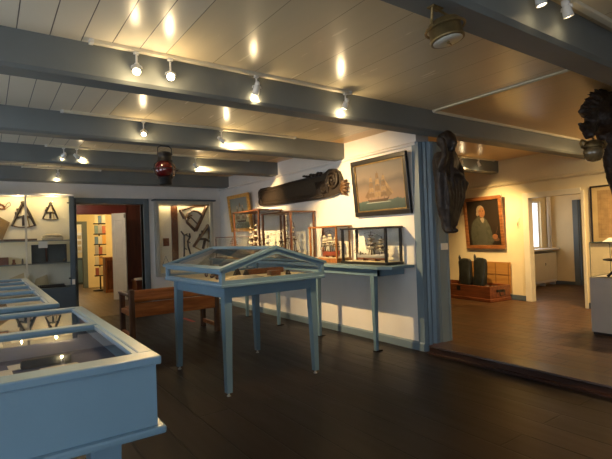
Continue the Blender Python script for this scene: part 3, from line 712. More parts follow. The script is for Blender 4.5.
# ------------------------------------------------------------------ pictures
def picture(name, label, cat, loc, rotz, tilt, W, H, fw, frame_m, canvas_m, art=None, mats=(), depth=.03, liner=None):
    """local x = right, z = up, front faces -y; loc = bottom centre on the wall"""
    t = thing(name, label, cat, loc, (tilt, 0, rotz))
    m = MB(); d = depth
    for a in ((-W/2, 0, W/2, fw), (-W/2, H-fw, W/2, H), (-W/2, fw, -W/2+fw, H-fw), (W/2-fw, fw, W/2, H-fw)):
        m.box((a[0], -d, a[1]), (a[2], 0, a[3]), .006)
    m.build('frame', frame_m, t, True)
    if liner:
        m = MB(); q = .014
        x0, x1, z0, z1 = -W/2+fw, W/2-fw, fw, H-fw
        for a in ((x0, z0, x1, z0+q), (x0, z1-q, x1, z1), (x0, z0+q, x0+q, z1-q), (x1-q, z0+q, x1, z1-q)): m.box((a[0], -d*.75, a[1]), (a[2], -.004, a[3]), .003)
        m.build('liner', liner, t, True)
    m = MB(); m.box((-W/2+fw*.8, -d*.45, fw*.8), (W/2-fw*.8, -.004, H-fw*.8))
    if art: art(m, W, H, -d*.45)
    m.build('canvas', [canvas_m, *mats], t, True)
    return t
def poly(m, pts, y, mi):
    m.mi = mi; m.bm.faces.ensure_lookup_table(); n0 = len(m.bm.faces)
    f = m.bm.faces.new([m.bm.verts.new((x, y, z)) for x, z in pts]); f.material_index = mi
    f.normal_update()
    if f.normal.y > 0: f.normal_flip()
    m.mi = 0
def oval(cx, cz, rx, rz, n=20): return [(cx+rx*math.cos(2*PI*k/n), cz+rz*math.sin(2*PI*k/n)) for k in range(n)]
def ship_art(cx, cz, s, lean=0):
    def art(m, W, H, y):
        def T(p): return [(cx+s*(x+lean*z), cz+s*z) for x, z in p]
        poly(m, T([(-.50, .02), (-.42, -.10), (.40, -.10), (.52, .05), (.40, .0), (-.40, -.01)]), y-.0012, 1)
        for i, (mx, hh) in enumerate(((-.30, .78), (.0, .92), (.28, .80))):
            poly(m, T([(mx-.008, 0), (mx+.008, 0), (mx+.005, hh), (mx-.005, hh)]), y-.0008, 1)
            for j in range(4):
                z0 = .06+hh*.22*j; z1 = z0+hh*.195; w0 = .155-.026*j; w1 = w0-.028
                poly(m, T([(mx-w0, z0), (mx-.01, z0+.025), (mx+w0, z0), (mx+w1, z1), (mx-w1, z1)]), y-.0016-.0002*i, 2 if (i+j) % 2 else 3)
        poly(m, T([(.40, .04), (.72, .14), (.33, .62)]), y-.0018, 2)
        poly(m, T([(.44, .02), (.64, .11), (.37, .42)]), y-.0021, 3)
        poly(m, T([(-.44, .02), (-.62, .10), (-.36, .40)]), y-.0018, 3)
        poly(m, T([(-.6, -.12), (.6, -.12), (.5, -.095), (-.5, -.09)]), y-.0020, 4)
    return art
HULLP = mat('painted_hull', (.06, .035, .02), .6); SAILP = mat('painted_sail', (.25, .165, .085), .6, var=.2, scale=30); SAILQ = mat('painted_sail_shade', (.15, .095, .05), .6, var=.2, scale=30); FOAM = mat('painted_foam', (.32, .36, .32), .6)
SEA1 = grad('stormy_sea_canvas', [(0, (.022, .036, .032)), (.20, (.050, .082, .074)), (.245, (.065, .095, .088)), (.26, (.25, .16, .10)), (.45, (.20, .145, .105)), (.60, (.11, .088, .072)), (.72, (.19, .15, .12)), (1, (.12, .11, .10))], .45, .30, 5, .03, .62)
RZP = -PI/2
picture('sailing_ship_painting', 'large black framed painting of a sailing ship on a green sea', 'painting', (XP-.008, 3.757, 1.455), RZP, .085, .885, .665, .052, BLACKW, SEA1, ship_art(-.04, .19, .35, .04), (HULLP, SAILP, SAILQ, FOAM), .04, DBRASS)
SEA2 = grad('calm_sea_canvas', [(0, (.08, .09, .055)), (.22, (.15, .17, .115)), (.26, (.44, .40, .25)), (.5, (.44, .42, .30)), (.8, (.26, .31, .29)), (1, (.22, .26, .26))], .45, .12, 6, .03, .6)
picture('gold_framed_painting', 'gold framed sailing ship painting behind the tallest ship case', 'painting', (XP-.008, 7.245, 1.362), RZP, .11, .80, .66, .062, GILT, SEA2, ship_art(.03, .20, .36), (HULLP, mat('painted_sail_pale', (.6, .52, .36), .6), SAILP, FOAM), .04)
def portrait_art(m, W, H, y):
    def poly(m, pts, y, mi): globals()['poly'](m, [(x*1.06-.035, .055+(z-.055)*1.07) for x, z in pts], y, mi)
    # coat, shoulders and arm
    poly(m, [(-.22, .06), (.17, .06), (.19, .22), (.16, .36), (.10, .47), (.03, .53), (-.06, .53), (-.15, .48), (-.21, .40), (-.24, .25)], y-.0010, 1)
    poly(m, [(-.10, .06), (.09, .06), (.07, .30), (.03, .50), (-.02, .44), (-.07, .25)], y-.0014, 6)
    poly(m, [(.10, .12), (.19, .10), (.24, .17), (.20, .22), (.13, .21)], y-.0016, 1)
    poly(m, [(-.03, .50), (.04, .515), (.055, .47), (.025, .42), (.0, .44)], y-.0018, 4)              # white neckcloth
    poly(m, oval(-.012, .628, .078, .085), y-.0016, 3)                                                # wig
    poly(m, oval(-.072, .575, .028, .034), y-.0018, 3)
    poly(m, oval(.016, .595, .060, .082), y-.0022, 2)                                                 # face
    poly(m, [(-.04, .64), (-.03, .56), (-.01, .52), (-.022, .515), (-.046, .56), (-.052, .62)], y-.0024, 7)
    for x in (-.014, .040): poly(m, oval(x, .612, .012, .006, 10), y-.0026, 5); poly(m, oval(x, .627, .016, .004, 10), y-.0026, 5)
    poly(m, [(.012, .61), (.026, .575), (.006, .573)], y-.0026, 7); poly(m, oval(.014, .553, .021, .006, 10), y-.0026, 7)
    poly(m, oval(.235, .20, .050, .040), y-.0020, 2); poly(m, oval(.26, .155, .055, .030), y-.0018, 8)
    for k in range(4): poly(m, [(.20+.022*k, .175), (.212+.022*k, .175), (.225+.022*k, .215), (.213+.022*k, .222)], y-.0023, 7)
    poly(m, [(.25, .25), (.30, .36), (.306, .36), (.262, .24)], y-.0018, 8)
PBG = grad('portrait_ground', [(0, (.016, .011, .007)), (.5, (.030, .020, .012)), (1, (.020, .014, .009))], .35, .3, 4, 0, .9)
picture('portrait_painting', 'portrait of a person in a grey green coat and white wig', 'painting', (wr_x(4.715)-.012, 4.715, .918), -PI/2-WA, .075, .80, .905, .062, wood('portrait_frame_wood', (.16, .055, .016), (.33, .13, .04), .35, 0, 12, .4), PBG, portrait_art,
        (mat('painted_coat', (.062, .062, .040), .5, var=.25, scale=20), mat('painted_skin', (.27, .115, .04), .5, var=.2), mat('painted_wig', (.27, .195, .11), .5, var=.25, scale=40), mat('painted_linen', (.32, .25, .16), .5), HULLP, mat('painted_waistcoat', (.07, .07, .048), .5), mat('painted_shadow', (.22, .09, .045), .5), mat('painted_hat', (.10, .05, .025), .5)), .04)
def chart_art(m, W, H, y):
    for k in range(9): poly(m, [(-.30, .12+.07*k), (.30, .12+.07*k), (.30, .123+.07*k), (-.30, .123+.07*k)], y-.001, 1)
    for k in range(7): poly(m, [(-.28+.09*k, .08), (-.277+.09*k, .08), (-.277+.09*k, .72), (-.28+.09*k, .72)], y-.001, 1)
picture('framed_document', 'thin black framed brownish document at the right edge', 'picture', (wr_x(2.53)-.006, 2.53, 1.005), -PI/2-WA, .0, .82, .80, .02, BLACKW, mat('document_mount', (.50, .37, .17), .6), lambda m, W, H, y: (poly(m, [(-.32, .075), (.32, .075), (.32, .73), (-.32, .73)], y-.0006, 2), chart_art(m, W, H, y)), (mat('document_ink', (.25, .16, .065), .7), mat('document_paper', (.36, .235, .10), .7, var=.2, scale=12)), .025)

# carved trail board
t = thing('carved_trailboard', 'long dark carved wooden name board with scrolled end on the partition wall', 'carving', (XP, 5.55, 1.74))
pts = [(6.56, 1.80), (6.52, 1.765), (6.30, 1.745), (5.6, 1.735), (5.0, 1.735), (4.66, 1.745), (4.50, 1.775), (4.44, 1.85), (4.45, 1.96), (4.50, 2.055), (4.58, 2.10), (4.68, 2.11), (4.78, 2.07), (4.84, 2.06), (5.3, 2.055), (5.9, 2.035), (6.4, 2.015), (6.50, 2.03), (6.56, 2.02), (6.585, 1.93)]
m = MB(); m.prism(pts, 0, XP-.055, XP-.002)
m.build('board', CARVEB, t)
m = MB()
m.tube([(XP-.055, 4.86, 2.045), (XP-.06, 5.6, 2.035), (XP-.06, 6.45, 2.00), (XP-.06, 6.53, 1.90), (XP-.06, 6.45, 1.785), (XP-.06, 5.6, 1.755), (XP-.06, 4.8, 1.765)], .016, 8)
m.tube([(XP-.05, 4.90, 1.995), (XP-.055, 5.6, 1.985), (XP-.055, 6.40, 1.96), (XP-.055, 6.46, 1.90), (XP-.055, 6.40, 1.83), (XP-.055, 5.6, 1.80), (XP-.055, 4.86, 1.81)], .008, 6)
m.build('moulded_border', CARVEB, t)
def spiral(m, cy, cz, r0, r1, turns, a0, sgn, rad, x=XP-.06):
    n = int(turns*20); m.tube([(x-.01*math.sin(PI*k/n), cy+sgn*(r0+(r1-r0)*k/n)*math.cos(a0+2*PI*turns*k/n), cz+(r0+(r1-r0)*k/n)*math.sin(a0+2*PI*turns*k/n)) for k in range(n+1)], [rad*(1-.4*k/n) for k in range(n+1)], 8)
m = MB()
spiral(m, 4.60, 1.95, .135, .025, 2.1, -.5, 1, .026); spiral(m, 4.78, 1.86, .07, .02, 1.4, .8, -1, .018); m.ball((XP-.07, 4.60, 1.95), .03)
m.build('scroll_carving', CARVEB, t); m = MB()
spiral(m, 6.50, 1.96, .05, .015, 1.3, .5, -1, .013); m.build('scroll_carving', CARVEB, t); m = MB()
spiral(m, 6.50, 1.83, .05, .015, 1.3, -2, 1, .013)
m.build('scroll_carving', CARVEB, t); m = MB()
for k in range(8): m.ball((XP-.055, 4.86+.055*k, 2.075+.012*math.sin(k*2.1)), (.022, .034, .022-.001*k))
m.build('scroll_carving', CARVEB, t); m = MB()
for k in range(6): m.ball((XP-.055, 6.2+.055*k, 2.03), (.016, .030, .014))
m.build('scroll_carving', CARVEB, t); m = MB()
for k in range(9): m.tube([(XP-.06, 4.72+.03*k, 1.80+.02*math.sin(k)), (XP-.07, 4.70+.03*k, 1.87), (XP-.06, 4.75+.03*k, 1.97)], [.012, .016, .008], 6)
m.build('scroll_carving', CARVEB, t)
m = MB()
for k in range(5):
    a = -.9+.45*k; m.tube([(XP-.03, 4.47, 1.84), (XP-.045, 4.47-.09*math.cos(a), 1.84+.09*math.sin(a)), (XP-.03, 4.47-.15*math.cos(a*.8), 1.84+.12*math.sin(a))], [.024, .028, .006], 7)
m.build('leaf_tip', mat('carved_tip', (.10, .05, .018), .5, var=.4, scale=20), t)

# ------------------------------------------------------------------ figurehead on the pillar
def carved(mb, name, material, label, cat, voxel=.011, disp=.012, dsz=.05, M=None):
    if M: bmesh.ops.transform(mb.bm, matrix=M, verts=mb.bm.verts)
    o = solo(mb, name, material, label, cat)
    r = o.modifiers.new('remesh', 'REMESH'); r.mode = 'VOXEL'; r.voxel_size = voxel; r.use_smooth_shade = True
    tx = D.textures.new(name+'_grain', 'CLOUDS'); tx.noise_scale = dsz; tx.noise_depth = 3
    d = o.modifiers.new('chisel', 'DISPLACE'); d.texture = tx; d.strength = disp; d.texture_coords = 'LOCAL'
    return o
m = MB()
prof = [(2.06, 3.77, 4.04, .085), (1.98, 3.74, 4.06, .105), (1.88, 3.735, 4.05, .10), (1.80, 3.74, 4.09, .095), (1.745, 3.74, 4.16, .09), (1.69, 3.745, 4.15, .09), (1.60, 3.75, 4.06, .088), (1.50, 3.76, 4.02, .08), (1.40, 3.80, 3.985, .07), (1.32, 3.825, 3.97, .062), (1.262, 3.835, 3.96, .05)]
rings = []
for z, a, b, ry in prof:
    c = (a+b)/2; rx = (b-a)/2; ring = []
    for k in range(48):
        th = 2*PI*k/48
        fold = 1+.10*math.sin(th*9+z*5)*min(1, (2.1-z)*3)+.05*math.sin(th*15-z*9)
        ring.append((c+rx*math.cos(th)*(.93+.07*fold), 3.015+ry*math.sin(th)*fold, z))
    rings.append(ring)
m.loft(rings)
m.ball((3.915, 2.99, 2.155), (.09, .09, .105)); m.ball((3.93, 3.02, 2.19), (.115, .095, .095)); m.ball((3.92, 3.0, 2.265), (.05, .05, .025))   # head under a hood
m.tube([(3.90, 2.99, 2.08), (3.905, 3.0, 2.02)], [.055, .07], 12)
m.tube([(3.905, 2.90, 2.165), (3.905, 2.885, 2.135), (3.905, 2.91, 2.11)], [.012, .02, .012], 8)        # nose, chin
m.ball((3.905, 2.93, 2.075), (.03, .03, .02))
m.tube([(3.79, 3.0, 1.99), (3.755, 2.96, 1.89), (3.765, 2.92, 2.00), (3.775, 2.93, 2.09), (3.77, 2.94, 2.14)], [.055, .045, .038, .03, .026], 12)   # raised arm
for k in range(4): m.tube([(3.752+.012*k, 2.935, 2.14), (3.745+.014*k, 2.93, 2.17), (3.752+.014*k, 2.94, 2.195-.006*k)], .008, 6)
m.tube([(4.02, 3.0, 1.99), (4.04, 2.95, 1.88), (4.0, 2.91, 1.80), (3.93, 2.905, 1.84)], [.05, .042, .038, .028], 12)                                 # bent arm
for k in range(4): m.tube([(3.955, 2.905, 1.825+.013*k), (3.925, 2.895, 1.83+.013*k), (3.905, 2.90, 1.835+.012*k)], .008, 6)
for k in range(6):                                                                                        # long drapery folds
    x = 3.79+.048*k; m.tube([(x+.04*(k-2)*.3, 2.92, 1.85-.05*(k % 2)), (x+.012, 2.92, 1.60), (3.85+.02*k, 2.955, 1.30)], [.012, .024, .012], 8)
m.tube([(4.06, 2.98, 1.84), (4.175, 2.98, 1.745), (4.08, 2.98, 1.58), (3.98, 2.97, 1.40)], [.02, .035, .025, .012], 10)
m.ball((3.865, 2.985, 1.25), (.028, .06, .028)); m.ball((3.945, 2.985, 1.25), (.028, .06, .028))
for z_ in (1.52, 1.80): m.tube([(3.94, 3.02, z_), (4.22, 3.328, z_)], .028, 8)
carved(m, 'ship_figurehead', CARVE, 'dark carved draped figurehead hanging on the blue grey pillar', 'carving', M=Matrix.Translation((.012, .0, .075)) @ Matrix.Scale(.94, 4))
solo(MB().box((3.925, 3.122, 1.05), (4.035, 3.13, 1.12), .002), 'caption_card', PAPER, 'small white label fixed to the pillar under the figurehead', 'card')
solo(MB().box((1.075, 7.844, .62), (1.115, 7.85, .70), .001), 'caption_card', PAPER, 'small white label low on the left vitrine post', 'card')

# carved fragment at the upper right, and the lamp hanging from it
m = MB()
cx, cy = 4.22, 1.70
for k in range(7):
    a = PI*.52+k*.17; r = .36-.012*k
    m.tube([(cx+.10, cy, 2.16), (cx+.10+r*.6*math.cos(a), cy-.03+.012*k, 2.14+r*.55*math.sin(a)), (cx+.10+r*math.cos(a), cy+.01*k, 2.10+r*.80*math.sin(a))], [.06, .085, .028], 10, flat=.7)
m.ball((4.34, cy, 2.15), (.18, .14, .12)); m.ball((4.43, cy, 2.24), (.17, .14, .14))
m.tube([(4.10, cy, 2.08), (3.96, cy, 2.045), (3.88, cy, 2.065)], [.05, .034, .012], 9); m.tube([(4.14, cy, 2.05), (4.00, cy, 2.0), (4.03, cy, 1.965)], [.05, .035, .02], 9)
m.tube([(4.16, cy, 2.04), (4.035, cy-.02, 2.03), (4.02, cy-.04, 1.965)], [.035, .026, .018], 9)
m.tube([(4.36, cy, 2.12), (4.47, cy, 1.92), (4.60, cy, 1.68), (4.72, cy, 1.46)], [.09, .085, .10, .08], 12)
for k in range(9):
    a = 1.7+.2*k; m.tube([(cx+.10+.26*math.cos(a), cy-.05, 2.12+.20*math.sin(a)), (cx+.10+.33*math.cos(a), cy-.04+.02*(k % 3), 2.12+.26*math.sin(a)), (cx+.10+.40*math.cos(a+.06), cy, 2.12+.29*math.sin(a+.05))], [.035, .026, .006], 8, flat=.6)
for k in range(5): m.tube([(4.22+.05*k, cy-.12, 2.10), (4.30+.04*k, cy-.12, 2.2), (4.36+.03*k, cy-.08, 2.34)], [.012, .022, .012], 7)
m.tube([(4.44, cy, 2.28), (4.46, cy, CZ)], [.06, .05], 10)
carved(m, 'carved_figurehead_fragment', CARVE, 'dark leafy carved ship ornament hanging at the upper right edge', 'carving', .011, .016, .04)
t = thing('glass_oil_lamp', 'small brass mounted glass lamp hanging under the carved ornament', 'lamp', (4.02, 1.66, 1.795))
L0 = V((4.02, 1.66, 1.795))
MB().lathe([(.012, -.03), (.045, -.02), (.066, .01), (.075, .05), (.066, .085)], L0, 24).build('glass_bowl', mat('lamp_bowl_glass', (.17, .115, .05), .12, coat=1, var=.3, scale=30), t)
m = MB(); m.lathe([(.066, .083), (.075, .09), (.070, .105), (.06, .125), (.045, .14), (.02, .146)], L0, 24)
m.build('brass_collar', DBRASS, t)
for s in (-1, 1):
    m = MB(); m.tube([L0+V((s*.055, -s*.02, .125)), L0+V((s*.10, -s*.04, .145)), L0+V((s*.118, -s*.045, .12)), L0+V((s*.10, -s*.04, .085)), L0+V((s*.066, -s*.03, .075))], .010, 7); m.build('handle', DBRASS, t)
MB().rod(L0+V((0, 0, .14)), L0+V((0, 0, .165)), .008).build('hook', DBRASS, t)

# ------------------------------------------------------------------ hanging lanterns
t = thing('red_ship_lantern', 'ship lantern with red glass globe hanging from the beam', 'lantern', (1.476, 4.51, 1.80)); c = V((1.476, 4.51, 1.80))
MB().lathe([(.055, 0), (.062, .01), (.06, .06), (.075, .068), (.075, .078), (.05, .082)], c, 24).build('base', IRON, t)
MB().lathe([(.06, .075), (.09, .10), (.105, .14), (.105, .17), (.09, .21), (.06, .235)], c, 28).build('red_globe', REDG, t)
MB().lathe([(.075, .232), (.078, .245), (.066, .25), (.066, .30), (.074, .305), (.074, .315), (.05, .33), (.02, .335)], c, 24).build('chimney_cap', IRON, t)
m = MB()
for k in range(4):
    a = k*PI/2+.3; m.tube([c+V((math.cos(a)*r, math.sin(a)*r, z)) for r, z in ((.066, .07), (.118, .11), (.128, .155), (.118, .20), (.074, .24))], .005, 6)
m.tube([c+V((.128*math.cos(2*PI*k/24), .128*math.sin(2*PI*k/24), .155)) for k in range(24)], .004, 6, True); m.build('wire_guard', IRON, t)
MB().tube([c+V((-.068, 0, .31)), c+V((-.068, 0, .37)), c+V((-.04, 0, .392)), c+V((.04, 0, .392)), c+V((.068, 0, .37)), c+V((.068, 0, .31))], .005, 6).build('bail_handle', IRON, t)
t = thing('brass_gimbal_lamp', 'round brass lamp in a gimbal ring under the nearest beam', 'lamp', (1.64, 1.235, 2.085)); c = V((1.64, 1.235, 2.085))
RG_ = Matrix.Rotation(-.12, 4, 'Y') @ Matrix.Rotation(-.13, 4, 'X')
def G(x, y, z): return c+RG_ @ V((x, y, z))
MB().lathe([(.070, -.030), (.078, -.030), (.079, -.018), (.076, -.014), (.074, .056), (.068, .062), (.04, .066)], c, 32, RG_).build('drum', DBRASS, t)
MB().lathe([(.012, -.0315), (.068, -.0315), (.068, -.030)], c, 32, RG_).build('white_diffuser', mat('lamp_diffuser', (.62, .58, .46), .3, var=.05), t)
m = MB(); m.tube([G(.090*math.cos(2*PI*k/32), .090*math.sin(2*PI*k/32), .030) for k in range(32)], .0065, 6, True); m.build('gimbal_ring', DBRASS, t)
m = MB(); m.tube([G(-.090, 0, .030), G(-.085, 0, .06), V((1.545, 1.235, 2.192))], .007, 6); m.tube([G(.090, 0, .030), G(.07, 0, .055), V((1.66, 1.235, 2.18)), V((1.56, 1.235, 2.19))], .006, 6)
m.box((1.53, 1.215, 2.187), (1.60, 1.255, 2.1945), .002); m.build('bracket', DBRASS, t)
m = MB(); m.lathe([(.004, -.042), (.008, -.036), (.003, -.031)], c, 10, RG_); m.tube([G(.0, 0, -.034), G(.05, .02, -.033)], .003, 5); m.build('burner', DBRASS, t)
t.scale = (.92, .92, .92); t.location.z += .009

# ------------------------------------------------------------------ instruments
def octant(label, loc, rot, s, frame_m, arc_m, group):
    """hung flat: local x right, z up, front toward -y; apex at the top, height s"""
    t = thing('octant', label, 'instrument', loc, (0, rot, 0), group)
    A = .42*s; d = .012
    m = MB()
    for sg in (-1, 1): m.tube([(0, -d, s*.97), (sg*A*.50, -d, s*.5), (sg*A*.92, -d, s*.07)], [.095*s, .095*s, .075*s], 6, flat=.6)
    m.tube([(-A*.55, -d, s*.40), (0, -d, s*.46), (A*.55, -d, s*.40)], .042*s, 6)
    m.tube([(0, -d, s*.46), (0, -d, s*.08)], .055*s, 6)
    m.ball((0, -d, s*.96), (.085*s, .02, .075*s), 8)
    m.build('frame', frame_m, t, True)
    m = MB(); m.tube([(A*1.15*math.sin(a), -d, s*.97-s*.95*math.cos(a*.48)) for a in [-.95+.19*k for k in range(11)]], .036*s, 6, flat=.6); m.build('arc', arc_m, t, True)
    m = MB(); m.tube([(0, -d*2.2, s*.98), (A*.25, -d*2.2, s*.5), (A*.46, -d*2.2, s*.02)], [.02*s, .015*s, .02*s], 6); m.build('index_arm', BRASS, t, True)
    for lo, hi in (((-.07*s, -d*3.5, s*.86), (.07*s, -d, s*.95)), ((-A*.66, -d*3.5, s*.50), (-A*.40, -d, s*.60)), ((-A*.54, -d*3.2, s*.66), (-A*.30, -d, s*.74))): MB().box(lo, hi).build('mirror', EBONY, t, True)
    return t
# left vitrine
VX0, VX1, VY0, VY1, VB, VT = -.9, 1.13, 7.85, 8.2, .588, 1.985
t = thing('wall_vitrine', 'tall grey vitrine with glass front and shelves against the back wall', 'display case', (.1, 8.0, 0))
MB().box((VX0, VY0, 0), (VX1, VY1-.002, VB), .006).build('base_cabinet', SLATE, t)
MB().box((VX0, VY0, VT), (VX1, VY1-.002, VT+.03), .006).build('top_board', WHITE, t)
MB().box((VX1-.07, VY0, VB), (VX1, VY0+.05, VT), .004).build('corner_post', SLATE, t)
MB().box((VX1-.03, VY0+.05, VB), (VX1, VY1-.002, VT)).build('side_panel', SLATE, t)
MB().box((VX0, VY1-.022, VB), (VX1-.03, VY1-.002, VT)).build('back_panel', mat('vitrine_back', (.74, .68, .54), .7, var=.03), t)
MB().box((VX0, VY0, VB), (VX0+.03, VY1-.022, VT)).build('side_panel', SLATE, t)
MB().box((.470, VY0-.004, VB), (.500, VY0+.012, VT), .003).build('door_stile', mat('stile_cream', (.62, .56, .42), .4), t)
for z in (1.315, .972): sh = MB().box((VX0+.03, VY0+.042, z-.010), (VX1-.035, VY1-.022, z)).build('shelf', thin_glass('shelf_glass', (.80, .84, .80), 1.0), t); MB().box((VX0+.03, VY0+.028, z-.016), (VX1-.035, VY0+.042, z), .002).build('front_edge', mat('shelf_edge', (.20, .21, .20), .25), sh)
for a, b in ((VX0+.03, .470), (.500, VX1-.07)): MB().quad((a, VY0+.006, VB), (b, VY0+.006, VB), (b, VY0+.006, VT), (a, VY0+.006, VT)).build('glass_door', GLASS, t)
for z in (.71, 1.87): MB().box((1.03, VY0-.012, z), (1.065, VY0-.001, z+.02), .003).build('hinge', IRON, t)
yb = VY1-.022
octant('large dark octant hung behind the upright bar in the left vitrine', (.475, yb, 1.515), 0, .40, EBONY, INSTW, 'octants in the left vitrine')
octant('smaller dark octant hung to the right in the left vitrine', (.835, yb, 1.63), .03, .275, EBONY, INSTW, 'octants in the left vitrine')
t = thing('hanging_quadrant', 'brown and brass quadrant partly cut by the left picture edge', 'instrument', (.19, yb, 1.82))
m = MB(); m.tube([(.10, yb-.012, 1.83), (.18, yb-.012, 1.87), (.215, yb-.012, 1.86), (.24, yb-.012, 1.82)], .014, 8); m.tube([(.08, yb-.012, 1.80), (.25, yb-.012, 1.805)], .014, 8); m.tube([(.12, yb-.012, 2.0-.04), (.18, yb-.012, 1.87)], .014, 8); m.build('frame', mat('quadrant_wood', (.20, .065, .02), .4), t)
MB().tube([(.24, yb-.012, 1.83), (.28, yb-.012, 1.895), (.31, yb-.012, 1.90), (.315, yb-.012, 1.86), (.26, yb-.012, 1.815)], .004, 6).build('wire_loop', IRON, t)
m = MB(); m.prism([(-.06, 1.40), (.205, 1.345), (.30, 1.60), (.12, 1.72), (-.06, 1.66)], 1, yb-.03, yb-.002); solo(m, 'gunters_quadrant', mat('quadrant_board', (.19, .115, .03), .45, var=.25), 'olive brown wooden quadrant board at the left picture edge', 'instrument')
m = MB(); m.box((.02, 7.95, 1.3155), (.63, 8.02, 1.345), .003); solo(m, 'wooden_rule', INSTW, 'long brown ruler lying on the upper shelf', 'ruler')
m = MB(); m.box((.70, 7.93, 1.3155), (.98, 8.10, 1.36), .006)
m.tube([(.71, 8.0, 1.358), (.76, 8.0, 1.385), (.84, 8.0, 1.392), (.92, 8.0, 1.385), (.97, 8.0, 1.358)], [.02, .025, .026, .025, .02], 8)
solo(m, 'slide_box', mat('grey_box', (.34, .30, .22), .55), 'pale brown rounded box on the upper shelf', 'box')
solo(MB().box((.64, 7.885, 1.2), (.76, 7.888, 1.262)).box((.64, 7.885, 1.255), (.76, 7.90, 1.2985)), 'caption_card', PAPER, 'white label on the front of the upper shelf', 'card')
t = thing('instrument_chest', 'black open instrument case standing on the lower shelf', 'box', (.79, 8.05, .9725))
m = MB(); m.box((.56, 8.07, .9725), (1.03, 8.09, 1.25)); 
for a in ((.56, .9725, .58, 1.25), (1.01, .9725, 1.03, 1.25), (.58, .9725, 1.01, .99), (.58, 1.235, 1.01, 1.25)): m.box((a[0], 8.0, a[1]), (a[2], 8.07, a[3]))
m.build('box_shell', mat('black_box', (.02, .022, .024), .4), t)
MB().box((.58, 8.06, .99), (1.01, 8.0699, 1.235)).build('lining', mat('green_grey_lining', (.045, .055, .05), .6), t)
MB().tube([(.93+.10*math.sin(a), 8.04, 1.09-.12*math.cos(a)) for a in [.5+.14*k for k in range(10)]], .006, 6).build('brass_arc', BRASS, t)
MB().rod((.76, 8.04, .99), (.75, 8.04, 1.235), .012).build('telescope_tube', mat('reddish_tube', (.14, .05, .03), .4), t)
m = MB(); m.box((-.12, 7.95, .9725), (.265, 8.10, 1.08), .004); m.box((-.12, 7.947, 1.045), (.265, 7.95, 1.05)); solo(m, 'wooden_box', mat('box_red_wood', (.20, .06, .02), .4, var=.25), 'reddish wooden box on the lower shelf at the left edge', 'box')
m = MB(); m.lathe([(.026, 0), (.03, .01), (.018, .025), (.016, .06), (.022, .065), (.006, .075)], (.33, 8.0, .9725), 14); solo(m, 'turned_weight', mat('weight_wood', (.22, .07, .03), .4), 'small turned reddish weight beside the reddish wooden box', 'weight')
m = MB(); m.lathe([(.014, 0), (.012, .05), (.006, .08)], (.44, 8.0, .9725), 10); solo(m, 'small_peg', INSTW, 'thin dark peg on the lower shelf left of the black case', 'tool')
m = MB(); m.box((.62, 7.95, .5885), (1.0, 8.06, .61), .003)
for k in range(14): m.box((.63+.026*k, 7.96, .61), (.645+.026*k, 8.05, .635))
solo(m, 'toothed_rack', EBONY, 'dark toothed wooden rack at the bottom of the left vitrine', 'tool')
for x, y, w_, h_, rz, lab in ((.35, 8.05, .26, .25, .2, 'pale sheet leaning at the bottom of the left vitrine'), (.68, 8.12, .22, .20, -.2, 'second pale light patch built as a sheet at the bottom of the left vitrine')):
    m = MB(); m.prism([(x-w_/2, .589), (x+w_/2, .589), (x+w_*.4, .589+h_), (x-w_*.3, .589+h_*.7)], 1, y, y+.004); solo(m, 'light_patch_sheet', OLDP, lab, 'light patch')  # pale sheets stand in for triangular patches of light in the vitrine

# right wall cabinet
cx0, cx1, cz0, cz1, cy0 = 2.455, 3.53, .61, 1.955, 8.075
t = thing('wall_cabinet', 'shallow grey glazed wall cabinet right of the back doorway', 'display case', ((cx0+cx1)/2, 8.14, cz0))
m = MB(); f = .055
for a in ((cx0, cz0, cx0+f, cz1), (cx1-f, cz0, cx1, cz1), (cx0+f, cz0, cx1-f, cz0+f), (cx0+f, cz1-f, cx1-f, cz1)): m.box((a[0], cy0, a[1]), (a[2], YB-.002, a[3]), .004)
m.build('frame', mat('cabinet_grey', (.42, .41, .35), .45, var=.05), t)
MB().box((cx0+f, YB-.02, cz0+f), (cx1-f, YB-.002, cz1-f)).build('back_panel', mat('cabinet_back', (.80, .74, .58), .7, var=.03), t)
MB().box((cx0-.04, cy0-.04, cz1), (cx1+.05, YB-.002, cz1+.03), .008).build('cornice', SLATE, t)
MB().quad((cx0+f, cy0+.012, cz0+f), (cx1-f, cy0+.012, cz0+f), (cx1-f, cy0+.012, cz1-f), (cx0+f, cy0+.012, cz1-f)).build('glass_door', GLASS, t)
yc = YB-.022
m = MB(); m.prism([(2.755, .72), (2.872, .72), (2.872, 1.85), (2.85, 1.89), (2.78, 1.89), (2.755, 1.85)], 1, yc-.02, yc)
for k in range(16): m.box((2.80+.02*(k % 3), yc-.023, .80+.06*k), (2.815+.02*(k % 3), yc-.02, .83+.06*k))
solo(m, 'traverse_board', mat('tally_wood', (.115, .040, .014), .45, var=.4, scale=25), 'tall narrow brown wooden board hung in the wall cabinet', 'instrument')
m = MB(); m.box((2.60, yc-.015, 1.148), (2.705, yc, 1.29), .002); m.box((2.61, yc-.017, 1.16), (2.695, yc-.015, 1.28)); solo(m, 'wooden_tablet', mat('tablet_wood', (.17, .055, .02), .45, var=.3, scale=30), 'small square reddish tablet in the wall cabinet', 'tablet')
m = MB(); m.tube([(2.637, yc-.006, .97), (2.58, yc-.006, .82), (2.70, yc-.006, .815)], .006, 6, True); solo(m, 'wire_triangle', INSTW, 'thin triangular frame low in the wall cabinet', 'instrument')
